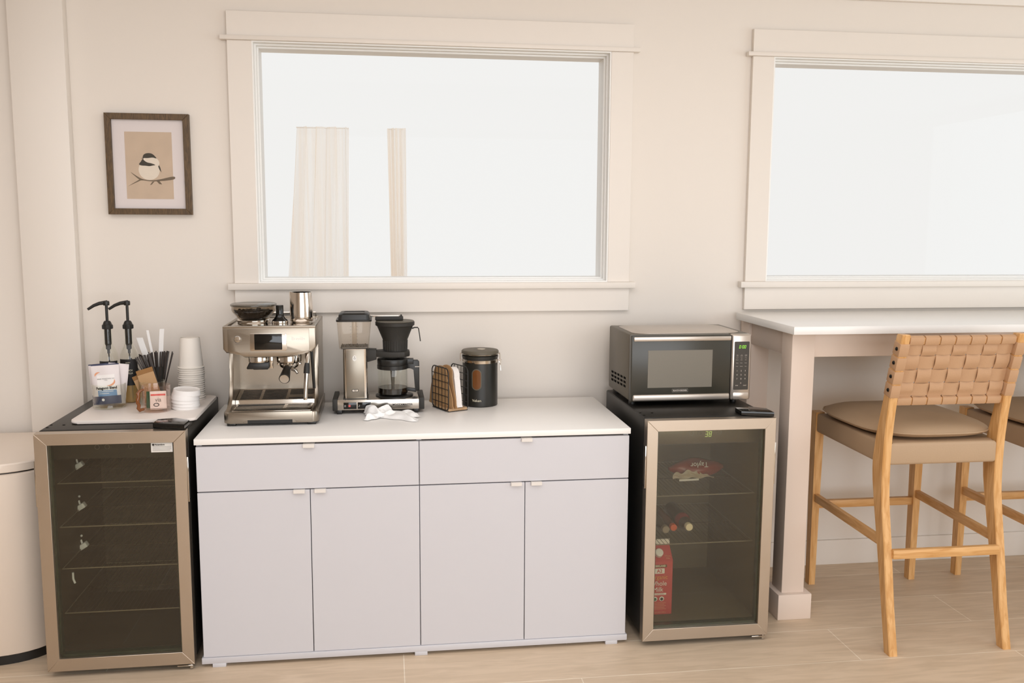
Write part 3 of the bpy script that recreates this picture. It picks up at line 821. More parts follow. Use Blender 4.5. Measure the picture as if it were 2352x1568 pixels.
        for xa, sx in ((2.250 - ox, -1), (2.6905 - ox, 1)):
            q = B(); q.blob((xa + sx * .0036, bp(z) - .003, z), .004, .0065, .0065, 12, 8); q.build('button', 'rivet', s)
    return t
stool = make_stool()
stool['label'] = 'oak bar stool with woven tan leather back, beside the table leg'
s2 = copy_thing(stool)
s2['label'] = 'oak bar stool mostly out of view, tucked under the table beyond the woven-backed one'
s2.location = (2.478 + .642, -.47 + .018, 0); s2.rotation_euler = (0, 0, R(-1.0))

# ---------------------------------------------------------------- framed bird print
t = thing('framed_picture', 'small bird print in a dark wood frame on the wall', 'picture', (-.242, 0, 1.633))
hw, hh, fw = .1455, .1795, .0215
o = [(-hw, -hh), (hw, -hh), (hw, hh), (-hw, hh)]; i_ = [(-hw + fw, -hh + fw), (hw - fw, -hh + fw), (hw - fw, hh - fw), (-hw + fw, hh - fw)]
b = B()
for k in range(4):
    j = (k + 1) % 4; b.prism([o[k], o[j], i_[j], i_[k]], -.024, -.001, 'y', .0008, 1)
b.build('frame', 'frame_wood', t)
b = B(); b.box(-hw + .012, hw - .012, -.010, -.006, -hh + .012, hh - .012); b.build('mat_board', 'matboard', t)
b = B()
ax, az = .0815, .1195; ozz = -.004
b.m(0).box(-ax, ax, -.0108, -.0100, -az + ozz, az + ozz)
def art(mi, pts, y):
    b.m(mi).prism([(x * .163 - ax, az + ozz - z_ * .239) for x, z_ in (smooth_poly(pts) if len(pts) > 5 and len(pts) < 20 else pts)], y - .0002, y, 'y')
# coordinates in the print: x 0..1 across, z 0..1 down
def ell(cx, cz, rx, rz, n=28): return [(cx + rx * math.cos(2 * PI * k / n), cz + rz * math.sin(2 * PI * k / n)) for k in range(n)]
art(3, [(.10, .60), (.34, .70), (.62, .715), (1.0, .66), (1.0, .705), (.62, .735), (.36, .722), (.28, .712)], -.0108)
art(3, [(.02, .815), (.30, .70), (.33, .715), (.13, .78)], -.01085); art(3, [(.50, .79), (.55, .74), (.60, .735), (.535, .785)], -.0108)
art(3, [(.64, .73), (.70, .775), (.76, .78), (.70, .725)], -.0109)
art(1, ell(.495, .565, .225, .150), -.0110)
art(2, [(.70, .475), (.735, .53), (.755, .60), (.715, .56), (.685, .50)], -.0111)
art(1, [(.385, .40), (.44, .37), (.60, .37), (.69, .41), (.72, .47), (.66, .52), (.50, .49), (.42, .45)], -.0112)
art(2, [(.37, .385), (.385, .345), (.43, .322), (.50, .314), (.57, .324), (.625, .355), (.66, .392), (.58, .380), (.48, .388), (.41, .388)], -.0114)
art(2, [(.365, .402), (.33, .44), (.285, .482), (.34, .500), (.42, .502), (.50, .508), (.58, .498), (.63, .488), (.55, .466), (.46, .452), (.40, .425)], -.0114)
art(2, [(.33, .392), (.385, .385), (.385, .398)], -.0114)
b.build('bird_print', ['print_bg', 'bird_white', 'bird_dark', 'bird_grey'], t)
b = B(); b.box(-hw + .014, hw - .014, -.0165, -.0155, -hh + .014, hh - .014); b.build('picture_glass', 'picglass', t)

# ---------------------------------------------------------------- step bin
t = thing('trash_bin', 'tall cream metal bin with dark base beside the fridge', 'bin', (-.735, -.29, 0))
def sup(a, b_, z, n=56, p=2.6):
    out = []
    for k in range(n):
        an = 2 * PI * k / n; c, s_ = math.cos(an), math.sin(an); r_ = (abs(c / a) ** p + abs(s_ / b_) ** p) ** (-1 / p); out.append((c * r_, s_ * r_, z))
    return out
b = B(); b.loft([sup(.250, .238, 0), sup(.250, .238, .035)]); plabel(b.build('base', 'black', t), 'black plastic base')
b = B(); b.loft([sup(.254, .243, .033), sup(.256, .245, .036), sup(.256, .245, .626), sup(.25, .24, .630)]); b.build('body', 'bin', t)
b = B(); b.loft([sup(.246, .236, .628), sup(.246, .236, .636)]); b.build('rim_gasket', 'black', t)
b = B(); b.loft([sup(.252, .241, .635), sup(.255, .244, .637), sup(.255, .244, .660), sup(.252, .241, .664), sup(.20, .19, .668), sup(.05, .05, .671)]); b.build('lid', 'bin', t)
# ---------------------------------------------------------------- espresso machine
ZT = .753
t = thing('espresso_machine', 'brushed steel espresso machine with touch screen and portafilter', 'coffee machine', (.217, -.27, ZT))
EX, EY = .217, -.27
def ex(x): return x - EX
def ey(y): return y - EY
def ez(z): return z - ZT
b = B()
b.prism(rrect(ex(.062), ex(.372), ey(-.448), ey(-.09), .020), ez(.7625), ez(.799), 'z', .003)
b.build('base', 'machine', t)
b = B()
b.prism([(ex(.080), ez(.766)), (ex(.126), ez(.766)), (ex(.138), ez(.7755)), (ex(.288), ez(.7755)), (ex(.300), ez(.766)), (ex(.352), ez(.766)), (ex(.352), ez(.801)), (ex(.080), ez(.801))], ey(-.4515), ey(-.30), 'y', .0012)
b.build('drip_tray', 'machine', t)
b = B(); b.box(ex(.140), ex(.286), ey(-.4485), ey(-.4478), ez(.7622), ez(.7752)); b.build('tray_recess', 'black', t)
for xa, ya in ((.072, -.44), (.335, -.44), (.072, -.13), (.335, -.13)):
    b = B(); b.box(ex(xa), ex(xa + .028), ey(ya), ey(ya + .03), 0, ez(.764), .002); b.build('foot', 'black', t)
prof = [(-.440, .79), (-.425, .801), (-.385, .812), (-.352, .838), (-.335, .875), (-.326, .93), (-.322, 1.0), (-.322, 1.07), (-.09, 1.07), (-.09, .79)]
for xa, xb in ((.0672, .0805), (.3535, .3668)):
    b = B(); b.prism([(ey(p), ez(q)) for p, q in prof], ex(xa), ex(xb), 'x', .003); b.build('side_panel', 'machine', t)
b = B(); b.box(ex(.0805), ex(.3535), ey(-.19), ey(-.09), ez(.79), ez(1.07)); b.build('back_panel', 'machine', t)
# head
hp = [(.066, 1.0815), (.066, 1.010), (.076, .997), (.110, .997), (.122, .990), (.136, .9815), (.278, .9815), (.300, .988), (.324, .996), (.352, .997), (.368, 1.014), (.368, 1.0815)]
b = B(); b.prism([(ex(p), ez(q)) for p, q in hp], ey(-.430), ey(-.092), 'y', .005, 3); b.build('head', 'machine', t)
b = B(); b.prism([(ex(.082), ez(1.0765)), (ex(.082), ez(1.002)), (ex(.112), ez(1.002)), (ex(.138), ez(.987)), (ex(.276), ez(.987)), (ex(.322), ez(1.001)), (ex(.346), ez(1.003)), (ex(.346), ez(1.0765))], ey(-.4318), ey(-.428), 'y', .0008)
hd = b.build('front_panel', 'machine', t)
b = B(); b.prism(rrect(ex(.153), ex(.2725), ez(1.003), ez(1.0625), .006), ey(-.4335), ey(-.430), 'y', .001); b.build('screen_bezel', 'alu', hd)
b = B(); b.prism(rrect(ex(.168), ex(.2575), ez(1.0075), ez(1.060), .002), ey(-.4345), ey(-.432), 'y', .0006); plabel(b.build('touch_screen', 'blackgloss', hd), 'dark touch screen')
b = B(); mt = Matrix.Translation((ex(.1136), ey(-.4318), ez(1.0427))) @ Matrix.Rotation(R(90), 4, 'X')
b.lathe([(.0125, 0), (.0125, .0015), (.0105, .0025), (.0100, .0012), (.0095, .0012), (.0090, .003), (0, .0034)], n=32, mtx=mt); b.build('power_button', 'chrome', hd)
q = B(); q.tube([(ex(.1136) + .0118 * math.cos(a * PI / 12), ey(-.4336), ez(1.0427) + .0118 * math.sin(a * PI / 12)) for a in range(24)], .0008, 6, True); q.build('button_ring', 'greyink', hd)
text('lettering', 'POWER', .0038, 'greyink', hd, (ex(.1136), ey(-.4321), ez(1.0265)))
text('lettering', 'Breville', .0155, 'paper', hd, (ex(.310), ey(-.4321), ez(1.0427)), sx=.95)
# cup-warmer tray on top
b = B()
b.box(ex(.078), ex(.356), ey(-.415), ey(-.105), ez(1.0815), ez(1.0822)); b.build('warmer_tray', 'chrome', t)
b = B()
for (xa, xb, ya, yb) in ((.066, .080, -.42, -.095), (.354, .368, -.42, -.095), (.066, .368, -.43, -.41), (.066, .368, -.108, -.092)):
    b.box(ex(xa), ex(xb), ey(ya), ey(yb), ez(1.079), ez(1.0865), .003)
b.build('top_rim', 'machine', t)
b = B(); b.tube([(ex(.09), ey(-.118), ez(1.086)), (ex(.09), ey(-.118), ez(1.102)), (ex(.346), ey(-.118), ez(1.102)), (ex(.346), ey(-.118), ez(1.086))], .003, 8); b.build('cup_rail', 'chrome', t)
# hopper
hx, hy = ex(.146), ey(-.27)
b = B(); b.lathe([(.055, 0), (.056, .004), (.056, .010), (.053, .013)], (hx, hy, ez(1.0825)), 40); b.build('hopper_collar', 'chrome', t)
b = B(); b.lathe([(.050, .012), (.053, .016), (.072, .038), (.0745, .044), (.0745, .060)], (hx, hy, ez(1.0825)), 48, cap=False); hp_ = plabel(b.build('bean_hopper', 'smoke', t), 'smoked clear bean hopper')
b = B(); b.lathe([(.0775, .058), (.0785, .061), (.0775, .064), (.072, .067), (.04, .069), (0, .069)], (hx, hy, ez(1.0825)), 48); plabel(b.build('hopper_lid', 'smoke_lid', hp_), 'smoked hopper lid')
b = B()
for k in range(3):
    a = R(200 + 60 * k); b.tube([(hx, hy, ez(1.098)), (hx + .068 * math.cos(a), hy + .068 * math.sin(a), ez(1.128))], .0018, 6)
b.build('hopper_rib', 'black', hp_)
# grinder outlet
gx, gy = ex(.1715), ey(-.36)
b = B(); b.lathe([(.026, .0), (.034, .001), (.0345, .018), (.030, .030), (0, .030)], (gx, gy, ez(.957)), 36); g_ = b.build('grinder_outlet', 'chrome', t)
b = B(); b.prism([(gx - .030, ez(.957)), (gx - .040, ez(.938)), (gx - .036, ez(.934)), (gx - .022, ez(.938)), (gx - .016, ez(.9325)), (gx + .030, ez(.9325)), (gx + .036, ez(.940)), (gx + .034, ez(.957))], gy - .022, gy + .022, 'y', .003); plabel(b.build('portafilter_cradle', 'black', g_), 'black grinding cradle')
b = B(); b.box(gx + .034, gx + .047, gy - .012, gy + .03, ez(.934), ez(.985), .002); b.build('outlet_bracket', 'chrome', g_)
# group head and portafilter
qx, qy = ex(.2705), ey(-.355)
b = B(); b.lathe([(.036, -.004), (.041, .0), (.0415, .020), (.038, .028), (0, .028)], (qx, qy, ez(.957)), 40); b.build('group_head', 'chrome', t)
pf = bpy.data.objects.new('portafilter', None); COL.objects.link(pf); pf.parent = t; pf.empty_display_size = .02
b = B(); b.lathe([(0, -.022), (.022, -.022), (.030, -.016), (.034, -.006), (.034, .0)], (qx, qy, ez(.955)), 36); b.box(qx - .040, qx - .028, qy - .008, qy + .008, ez(.944), ez(.952), .002); b.box(qx + .028, qx + .041, qy - .008, qy + .008, ez(.944), ez(.952), .002); b.build('filter_basket', 'chrome', pf)
b = B(); b.tube([(qx - .001, qy - .03, ez(.947)), (qx - .002, qy - .05, ez(.938))], [.010, .011], 16); b.build('handle_neck', 'chrome', pf)
b = B(); b.tube([(qx - .002, qy - .048, ez(.939)), (qx - .003, qy - .065, ez(.932)), (qx - .0045, qy - .10, ez(.919)), (qx - .005, qy - .112, ez(.9145))], [.0115, .0135, .017, .0182], 24); plabel(b.build('handle', 'black', pf), 'black portafilter handle')
b = B(); b.cyl((qx - .005, qy - .1105, ez(.9150)), (qx - .0052, qy - .114, ez(.9138)), .0152, n=28); plabel(b.build('handle_cap', 'alu', pf), 'steel end cap')
b = B(); b.tube([(qx + .012, qy - .03, ez(.935)), (qx + .026, qy - .04, ez(.930)), (qx + .031, qy - .045, ez(.921))], [.006, .006, .004], 10); b.build('spout', 'chrome', pf)
# steam wand
sxx, syy = ex(.337), ey(-.405)
b = B(); b.tube([(sxx, syy, ez(.990)), (sxx, syy - .004, ez(.975)), (sxx - .001, syy - .012, ez(.955))], [.008, .009, .007], 14); b.tube([(sxx - .003, syy - .018, ez(.925)), (sxx - .0075, syy - .03, ez(.848)), (sxx - .008, syy - .031, ez(.836))], [.0072, .0072, .0062], 14); w_ = b.build('steam_wand', 'chrome', t)
b = B(); b.tube([(sxx - .001, syy - .011, ez(.958)), (sxx - .002, syy - .015, ez(.944)), (sxx - .003, syy - .019, ez(.924))], [.0078, .0098, .0102], 16); plabel(b.build('wand_grip', 'black', w_), 'black rubber grip')
b = B(); b.tube([(ex(.347), ey(-.36), ez(.99)), (ex(.350), ey(-.36), ez(.93)), (ex(.352), ey(-.345), ez(.86))], .005, 10); b.build('hot_water_outlet', 'black', t)
# drip grids
b = B()
b.box(ex(.088), ex(.346), ey(-.440), ey(-.312), ez(.8010), ez(.8035), .001)
dt = b.build('drip_grid', 'chrome', t)
b = B()
for k in range(9): b.box(ex(.094), ex(.250), ey(-.432 + .0125 * k), ey(-.428 + .0125 * k), ez(.8034), ez(.8038))
for k in range(4): b.box(ex(.262), ex(.335), ey(-.426 + .027 * k), ey(-.417 + .027 * k), ez(.8034), ez(.8038))
b.build('grid_slots', 'black', dt)
b = B()
b.loft([[(ex(.0815), ey(-.312), ez(.8005)), (ex(.3525), ey(-.312), ez(.8005)), (ex(.3525), ey(-.190), ez(.8005)), (ex(.0815), ey(-.190), ez(.8005))],
        [(ex(.0815), ey(-.310), ez(.8155)), (ex(.3525), ey(-.310), ez(.8155)), (ex(.3525), ey(-.190), ez(.8335)), (ex(.0815), ey(-.190), ez(.8335))]])
g2 = b.build('upper_grid', 'chrome', t)
b = B()
def slot(xa, xb, ya, yb):
    def zz(y): return .8159 + (y + .310) * .15
    b.loft([[(ex(xa), ey(ya), ez(zz(ya))), (ex(xb), ey(ya), ez(zz(ya))), (ex(xb), ey(yb), ez(zz(yb))), (ex(xa), ey(yb), ez(zz(yb)))], [(ex(xa), ey(ya), ez(zz(ya) + .0004)), (ex(xb), ey(ya), ez(zz(ya) + .0004)), (ex(xb), ey(yb), ez(zz(yb) + .0004)), (ex(xa), ey(yb), ez(zz(yb) + .0004))]])
for k in range(7):
    y = -.298 + .0145 * k
    for xa, xb in ((.095, .160), (.170, .250), (.260, .342)):
        if xa > .25 and k in (1, 2): continue
        slot(xa, xb, y, y + .0062)
b.build('grid_slots', 'black', g2)

# beans, tamper, pitcher
b = B(); rnd = random.Random(3)
for k in range(190):
    a = rnd.random() * 2 * PI; z = rnd.random(); rmax = .045 + .020 * min(1, z * 1.3); r = rmax * math.sqrt(rnd.random()) * .93
    if k < 110: r = rmax * .94
    b.blob((r * math.cos(a), r * math.sin(a), .018 + .026 * z * (1 - .25 * (r / .07))), .0055, .0042, .0042, 7, 5)
b.lathe([(0, .010), (.046, .012), (.060, .034), (.055, .038), (0, .040)], n=28)
o = b.build('coffee_beans', 'beans', loc=(.146, -.27, 1.0865)); tag(o, 'dark roasted coffee beans in the smoked hopper', 'coffee beans', kind='stuff')
t = thing('coffee_tamper', 'black coffee tamper standing on top of the espresso machine', 'tamper', (.2375, -.300, 1.0825))
b = B(); b.lathe([(0, .0), (.027, .0), (.0275, .004), (.027, .008)], n=36); plabel(b.build('tamper_base', 'chrome', t), 'polished steel base')
b = B(); b.lathe([(.0265, .008), (.025, .011), (.019, .0165), (.0145, .024), (.0128, .034), (.0128, .060), (.0118, .062), (0, .062)], n=32); b.build('handle', 'blackgloss', t)
t = thing('milk_pitcher', 'polished steel milk pitcher on top of the espresso machine', 'milk jug', (.308, -.270, 1.0825))
b = B(); nn = 48
def jr(z):
    if z < .006: return .036 + .004 * z / .006
    if z < .05: return .040
    return .040 - .0045 * ((z - .05) / .055) ** 1.4
loops = []
for k in range(nn + 1): pass
zs = [0, .002, .006, .02, .035, .05, .065, .08, .092, .100, .104]
def jloop(z, off=0.0):
    out = []
    for k in range(nn):
        a = 2 * PI * k / nn; r = jr(z) - off
        d = math.cos(a - R(205)); sp = max(0, d) ** 24 * max(0, (z - .06) / .044) * .006
        out.append(((r + sp) * math.cos(a), (r + sp) * math.sin(a), z + max(0, d) ** 20 * max(0, (z - .09) / .014) * .004))
    return out
b.loft([jloop(z) for z in zs] + [jloop(z, .0012) for z in zs[::-1][:-2]]); b.build('pitcher_body', 'jugsteel', t)
b = B(); b.ribbon([(.0, .036, .088), (.0, .062, .086), (.0, .073, .07), (.0, .068, .035), (.0, .039, .022)], (-.014, 0, 0), .002); b.build('handle', 'jugsteel', t)

# ---------------------------------------------------------------- filter coffee maker
KX, KY = .57, -.212
t = thing('coffee_maker', 'filter coffee maker with aluminium tower and clear water tank', 'coffee machine', (KX, KY, ZT))
def kx(x): return x - KX
def ky(y): return y - KY
b = B(); b.box(kx(.4265), kx(.714), ky(-.290), ky(-.135), ez(.768), ez(.8045), .0012); b.build('base', 'alu', t)
for xa, xb in ((.4095, .4265), (.714, .7330)):
    b = B(); b.box(kx(xa), kx(xb), ky(-.291), ky(-.130), ez(.7665), ez(.8085), .002); b.build('end_cap', 'blackm', t)
for xa, ya in ((.424, -.285), (.694, -.285), (.424, -.16), (.694, -.16)):
    b = B(); b.box(kx(xa), kx(xa + .018), ky(ya), ky(ya + .02), 0, ez(.769), .001); b.build('foot', 'black', t)
for xa, xb, s_ in ((.448, .493, 1), (.4976, .5433, 0)):
    b = B(); b.box(kx(xa), kx(xb), ky(-.2925), ky(-.286), ez(.7725), ez(.7960), .001); sw = b.build('rocker_switch', 'blackgloss', t)
    if s_:
        q = B(); q.box(kx(.465), kx(.4725), ky(-.2932), ky(-.2922), ez(.7800), ez(.7875), .0003); plabel(q.build('power_lamp', 'pinkred', sw), 'small red power lamp')
        q = B(); q.tube([(kx(.4535) + .002 * math.cos(a * PI / 6), ky(-.2926), ez(.7838) + .003 * math.sin(a * PI / 6)) for a in range(12)], .0004, 5, True); q.build('switch_mark', 'paper', sw)
    else:
        q = B(); q.tube([(kx(.500), ky(-.2926), ez(.7815)), (kx(.504), ky(-.2926), ez(.7815)), (kx(.504), ky(-.2926), ez(.7865)), (kx(.502), ky(-.2926), ez(.7865))], .0005, 5); q.tube([(kx(.539), ky(-.2926), ez(.782)), (kx(.541), ky(-.2926), ez(.788))], .0005, 5); q.build('switch_mark', 'paper', sw)
text('lettering', 'MOCCAMASTER', .0094, 'ink', t, (kx(.6555), ky(-.2906), ez(.7846)), sx=1.0, bold=.00015, space=1.05)
# tower
b = B(); b.prism(rrect(kx(.4480), kx(.5330), ky(-.275), ky(-.185), .012), ez(.8045), ez(.984), 'z'); tw = b.build('tower', 'jugsteel', t)
b = B(); b.box(kx(.4585), kx(.5225), ky(-.2762), ky(-.270), ez(.806), ez(.982), .0006); plabel(b.build('front_plate', 'plate', tw), 'brushed aluminium front plate')
b = B(); b.box(kx(.4460), kx(.5350), ky(-.277), ky(-.183), ez(.8045), ez(.8068)); b.build('tower_foot', 'black', tw)
q = B(); q.prism([(p[0], p[1]) for p in rrect(kx(.4775), kx(.5005), ez(.8310), ez(.8410), .004)], ky(-.2768), ky(-.2762), 'y'); q.build('maker_badge', 'ink', tw)
q = B(); q.prism([(p[0], p[1]) for p in rrect(kx(.4790), kx(.4990), ez(.8325), ez(.8395), .003)], ky(-.2771), ky(-.2768), 'y'); q.build('maker_badge_face', 'alu', tw)
text('lettering', 'TECHNI', .0032, 'ink', tw, (kx(.489), ky(-.2772), ez(.8376)), bold=.0001)
text('lettering', 'VORM', .0030, 'ink', tw, (kx(.489), ky(-.2772), ez(.8345)), bold=.0001)
q = B(); q.prism([(kx(.4885) + .0072 * math.cos(2 * PI * k / 24), ez(.9515) + .0105 * math.sin(2 * PI * k / 24)) for k in range(24)], ky(-.2766), ky(-.2762), 'y'); q.build('oval_seal', 'paper', tw)
q = B(); q.cyl((kx(.4885), ky(-.2766), ez(.9565)), (kx(.4885), ky(-.2770), ez(.9565)), .0016, n=10); q.box(kx(.4835), kx(.4935), ky(-.2770), ky(-.2766), ez(.9515), ez(.9523)); q.box(kx(.4845), kx(.4925), ky(-.2770), ky(-.2766), ez(.9485), ez(.9490)); q.build('seal_print', 'greyink', tw)
# tank
def rl(x0, x1, y0, y1, r, z): return [(p[0], p[1], z) for p in rrect(x0, x1, y0, y1, r, 5)]
b = B(); b.loft([rl(kx(.4365), kx(.5375), ky(-.275), ky(-.175), .012, ez(.984)), rl(kx(.4350), kx(.5395), ky(-.2765), ky(-.1735), .014, ez(.988)), rl(kx(.4285), kx(.5480), ky(-.284), ky(-.166), .016, ez(1.083))], cap1=False)
tk = plabel(b.build('water_tank', 'tank', t), 'clear plastic water tank')
b = B(); b.tube([(kx(.488), ky(-.225), ez(.986)), (kx(.488), ky(-.225), ez(1.085))], .009, 16); b.build('riser_tube', 'tank', tk)
b = B()
for k in range(6):
    for xx in (.477, .499): b.box(kx(xx - .0022), kx(xx + .0022), ky(-.2825), ky(-.2820), ez(1.005 + .012 * k), ez(1.0058 + .012 * k))
b.build('level_marks', 'greyink', tk)
b = B(); b.loft([rl(kx(.440), kx(.535), ky(-.272), ky(-.178), .012, ez(.986)), rl(kx(.440), kx(.535), ky(-.272), ky(-.178), .012, ez(.990))]); b.build('tank_floor', 'greyink', tk)
b = B(); rnd = random.Random(5)
for k in range(26):
    b.blob((kx(.444 + .088 * rnd.random()), ky(-.272 + .02 * rnd.random()), ez(.992 + .010 * rnd.random())), .0022, .0018, .0018, 6, 4)
b.build('water_bubbles', 'smoke', tk)
b = B(); b.loft([rl(kx(.4265), kx(.5500), ky(-.286), ky(-.164), .016, ez(1.082)), rl(kx(.4260), kx(.5505), ky(-.2865), ky(-.1635), .016, ez(1.088)), rl(kx(.4330), kx(.5440), ky(-.280), ky(-.170), .014, ez(1.0885)), rl(kx(.4355), kx(.5420), ky(-.278), ky(-.172), .014, ez(1.106)), rl(kx(.4420), kx(.5360), ky(-.272), ky(-.178), .014, ez(1.1115)), rl(kx(.452), kx(.526), ky(-.262), ky(-.188), .012, ez(1.1115)), rl(kx(.453), kx(.525), ky(-.261), ky(-.189), .012, ez(1.1095))]); plabel(b.build('tank_lid', 'black', t), 'black tank lid')
# outlet arm
b = B(); b.box(kx(.540), kx(.648), ky(-.222), ky(-.208), ez(1.0925), ez(1.0985), .002); plabel(b.build('outlet_arm', 'alu', t), 'thin metal outlet arm')
b = B(); b.box(kx(.562), kx(.662), ky(-.226), ky(-.204), ez(1.0795), ez(1.0945), .003); b.cyl((kx(.655), ky(-.215), ez(1.0945)), (kx(.655), ky(-.215), ez(1.100)), .003); b.build('outlet_nozzle', 'blackm', t)
# filter basket
cx_, cy_ = kx(.6325), ky(-.215)
b = B(); b.lathe([(0, .969), (.0425, .969), (.0425, .985), (.0445, 1.010), (.0640, 1.058), (.0655, 1.060), (.0700, 1.0625), (.0705, 1.0735), (.0680, 1.0760), (.0660, 1.0735), (.0640, 1.0725), (0, 1.0725)], (cx_, cy_, -ZT), 48)
fb = plabel(b.build('filter_basket', 'blackm', t), 'black filter basket')
b = B()
for k in range(30):
    a = 2 * PI * k / 30; b.cyl((cx_ + .0425 * math.cos(a), cy_ + .0425 * math.sin(a), ez(.971)), (cx_ + .0440 * math.cos(a), cy_ + .0440 * math.sin(a), ez(1.008)), .0013, n=6)
b.build('basket_ribs', 'blackm', fb)
b = B(); b.lathe([(.0660, 1.0733), (.0690, 1.0765), (.0660, 1.0785), (.05, 1.0790), (0, 1.0790)], (cx_, cy_, -ZT), 44); plabel(b.build('basket_lid', 'can_lid', fb), 'grey basket lid')
b = B(); b.ribbon([(cx_ + .060, cy_ - .01, ez(1.050)), (cx_ + .070, cy_ - .01, ez(1.0535)), (cx_ + .081, cy_ - .01, ez(1.0535)), (cx_ + .0845, cy_ - .01, ez(1.049)), (cx_ + .0905, cy_ - .01, ez(1.004))], (0, .012, 0), .0035); b.build('basket_handle', 'blackm', fb)
b = B()
b.prism([(kx(.531), ez(.932)), (kx(.565), ez(.941)), (kx(.565), ez(.976)), (kx(.531), ez(.978))], ky(-.245), ky(-.195), 'y', .002)
b.prism([(kx(.56), ky(-.243)), (kx(.62), ky(-.268)), (kx(.665), ky(-.262)), (kx(.684), ky(-.235)), (kx(.684), ky(-.195)), (kx(.665), ky(-.168)), (kx(.62), ky(-.162)), (kx(.56), ky(-.187))], ez(.950), ez(.9705), 'z', .004)
b.box(kx(.533), kx(.563), ky(-.243), ky(-.240), ez(.970), ez(.979)); b.build('basket_bracket', 'blackm', t)
b = B(); b.lathe([(0, .8045), (.068, .8045), (.068, .8085), (.064, .8100), (0, .8100)], (kx(.628), cy_, -ZT), 44); b.build('hot_plate', 'black', t)

# carafe
t = thing('coffee_carafe', 'glass coffee carafe with black handle on the hot plate', 'carafe', (.6225, -.215, .8102))
b = B(); b.lathe([(0, .001), (.050, .001), (.0540, .005), (.0545, .012), (.0540, .095), (.0525, .106), (.0500, .110)], n=48, cap=False); b.build('glass_body', 'glass', t)
b = B(); b.lathe([(0, .0022), (.050, .0022), (.0532, .006), (.0532, .026), (0, .026)], n=44); b.build('brewed_coffee', 'coffee', t)
b = B(); b.lathe([(0, .108), (.0535, .108), (.0550, .112), (.0555, .128), (.0540, .131), (.030, .134), (.022, .1315), (0, .1315)], n=44)
b.prism([(.030, .110), (.075, .110), (.075, .130), (.030, .131)], -.014, .014, 'y', .004); lid_ = b.build('carafe_lid', 'black', t)
b = B(); b.tube([(0, 0, .110), (0, 0, .075), (0, 0, .010)], [.0105, .008, .0045], 14); b.build('mixing_tube', 'smoke_lid', lid_)
b = B(); b.lathe([(.0543, .094), (.0558, .095), (.0558, .108), (.0543, .109)], n=44); b.build('neck_band', 'black', t)
b = B(); b.prism([(.052, .094), (.052, .124), (.090, .124), (.096, .118), (.096, .012), (.080, .008), (.080, .016), (.078, .090), (.070, .095)], -.010, .010, 'y', .003)
b.prism([(.050, .012), (.084, .006), (.084, .018), (.050, .024)], -.010, .010, 'y', .002); hnd = b.build('handle', 'black', t)
b = B(); b.box(.0800, .0958, -.0104, -.0100, .0992, .1010); b.build('handle_trim', 'alu', hnd)

# ---------------------------------------------------------------- cloth
def clothfn(u, v, seed, w, d, h):
    x = (u - .5) * w; y = (v - .5) * d
    e = min(u, 1 - u, v, 1 - v)
    k = min(1, e * 5); k = k * k * (3 - 2 * k)
    z = h * k * (.72 + .28 * math.sin(2.2 * PI * u + seed) * math.cos(1.3 * PI * v + seed))
    z += k * (.0042 * math.sin(9 * u + 5 * v + seed) + .0022 * abs(math.sin(7 * v + 6 * u + seed)))
    x += .010 * math.sin(4.2 * v + seed) + .004 * math.sin(11 * v + 2 * seed); y += .010 * math.sin(4.6 * u + seed) + .004 * math.sin(12 * u + seed)
    return (x, y, .0012 + z)
b = B()
b.grid(lambda u, v: Matrix.Translation((.020, -.014, 0)) @ Matrix.Rotation(R(-20), 4, 'Z') @ Vector(clothfn(u, v, .6, .140, .062, .013)), 44, 24)
b.grid(lambda u, v: Matrix.Translation((-.038, .020, .004)) @ Matrix.Rotation(R(-24), 4, 'Z') @ Vector(clothfn(u, v, 2.4, .085, .048, .027)), 36, 24)
b.grid(lambda u, v: Matrix.Translation((-.046, -.016, .001)) @ Matrix.Rotation(R(12), 4, 'Z') @ Vector(clothfn(u, v, 4.1, .060, .034, .016)), 30, 18)
b.grid(lambda u, v: Matrix.Translation((.030, -.004, .004)) @ Matrix.Rotation(R(-14), 4, 'Z') @ Vector(clothfn(u, v, 5.3, .110, .030, .012)), 36, 14)
b.tf(Matrix.Diagonal((1.12, 1.15, 1.18, 1)))
o = b.build('dish_cloth', 'cloth', loc=(.612, -.352, ZT), angle=80); tag(o, 'crumpled white cloth lying before the filter coffee maker', 'cloth')

# ---------------------------------------------------------------- filter rack
rx, ry, ra = .829, -.226, R(24.8)
t = thing('filter_rack', 'black wire rack with a wooden base holding paper filters', 'rack', (rx, ry, ZT), ra)
for sx in (-1, 1):
    b = B(); X = .040 * sx
    rim = [(X, p[0], p[1]) for p in rrect(-.0625, .0625, .004, .158, .020, 5)]
    b.tube(rim, .0021, 8, True)
    for k in range(1, 5):
        y = -.0625 + .125 * k / 5; b.tube([(X, y, .004), (X, y, .158)], .0014, 6)
    for k in range(1, 6):
        z = .004 + .154 * k / 6; b.tube([(X, -.0625, z), (X, .0625, z)], .0014, 6)
    b.build('wire_panel', 'black', t)
b = B(); b.box(-.0385, .0385, -.060, .060, .002, .012, .001); plabel(b.build('base_plank', 'plank', t), 'pale wooden base plank')
b = B()
for y in (-.058, .058): b.tube([(-.040, y, .0028), (.040, y, .0028)], .0022, 8)
b.build('base_wire', 'black', t)
def filter_outline(hw, h):
    pts = [(-hw * .93, 0), (-hw, .012), (-hw * .97, .04), (-hw * .78, h * .62)]
    for k in range(17):
        a = PI - PI * k / 16; pts.append((hw * .62 * math.cos(a), h * .74 + h * .26 * math.sin(a)))
    pts += [(hw * .78, h * .62), (hw * .97, .04), (hw, .012), (hw * .93, 0)]
    return pts
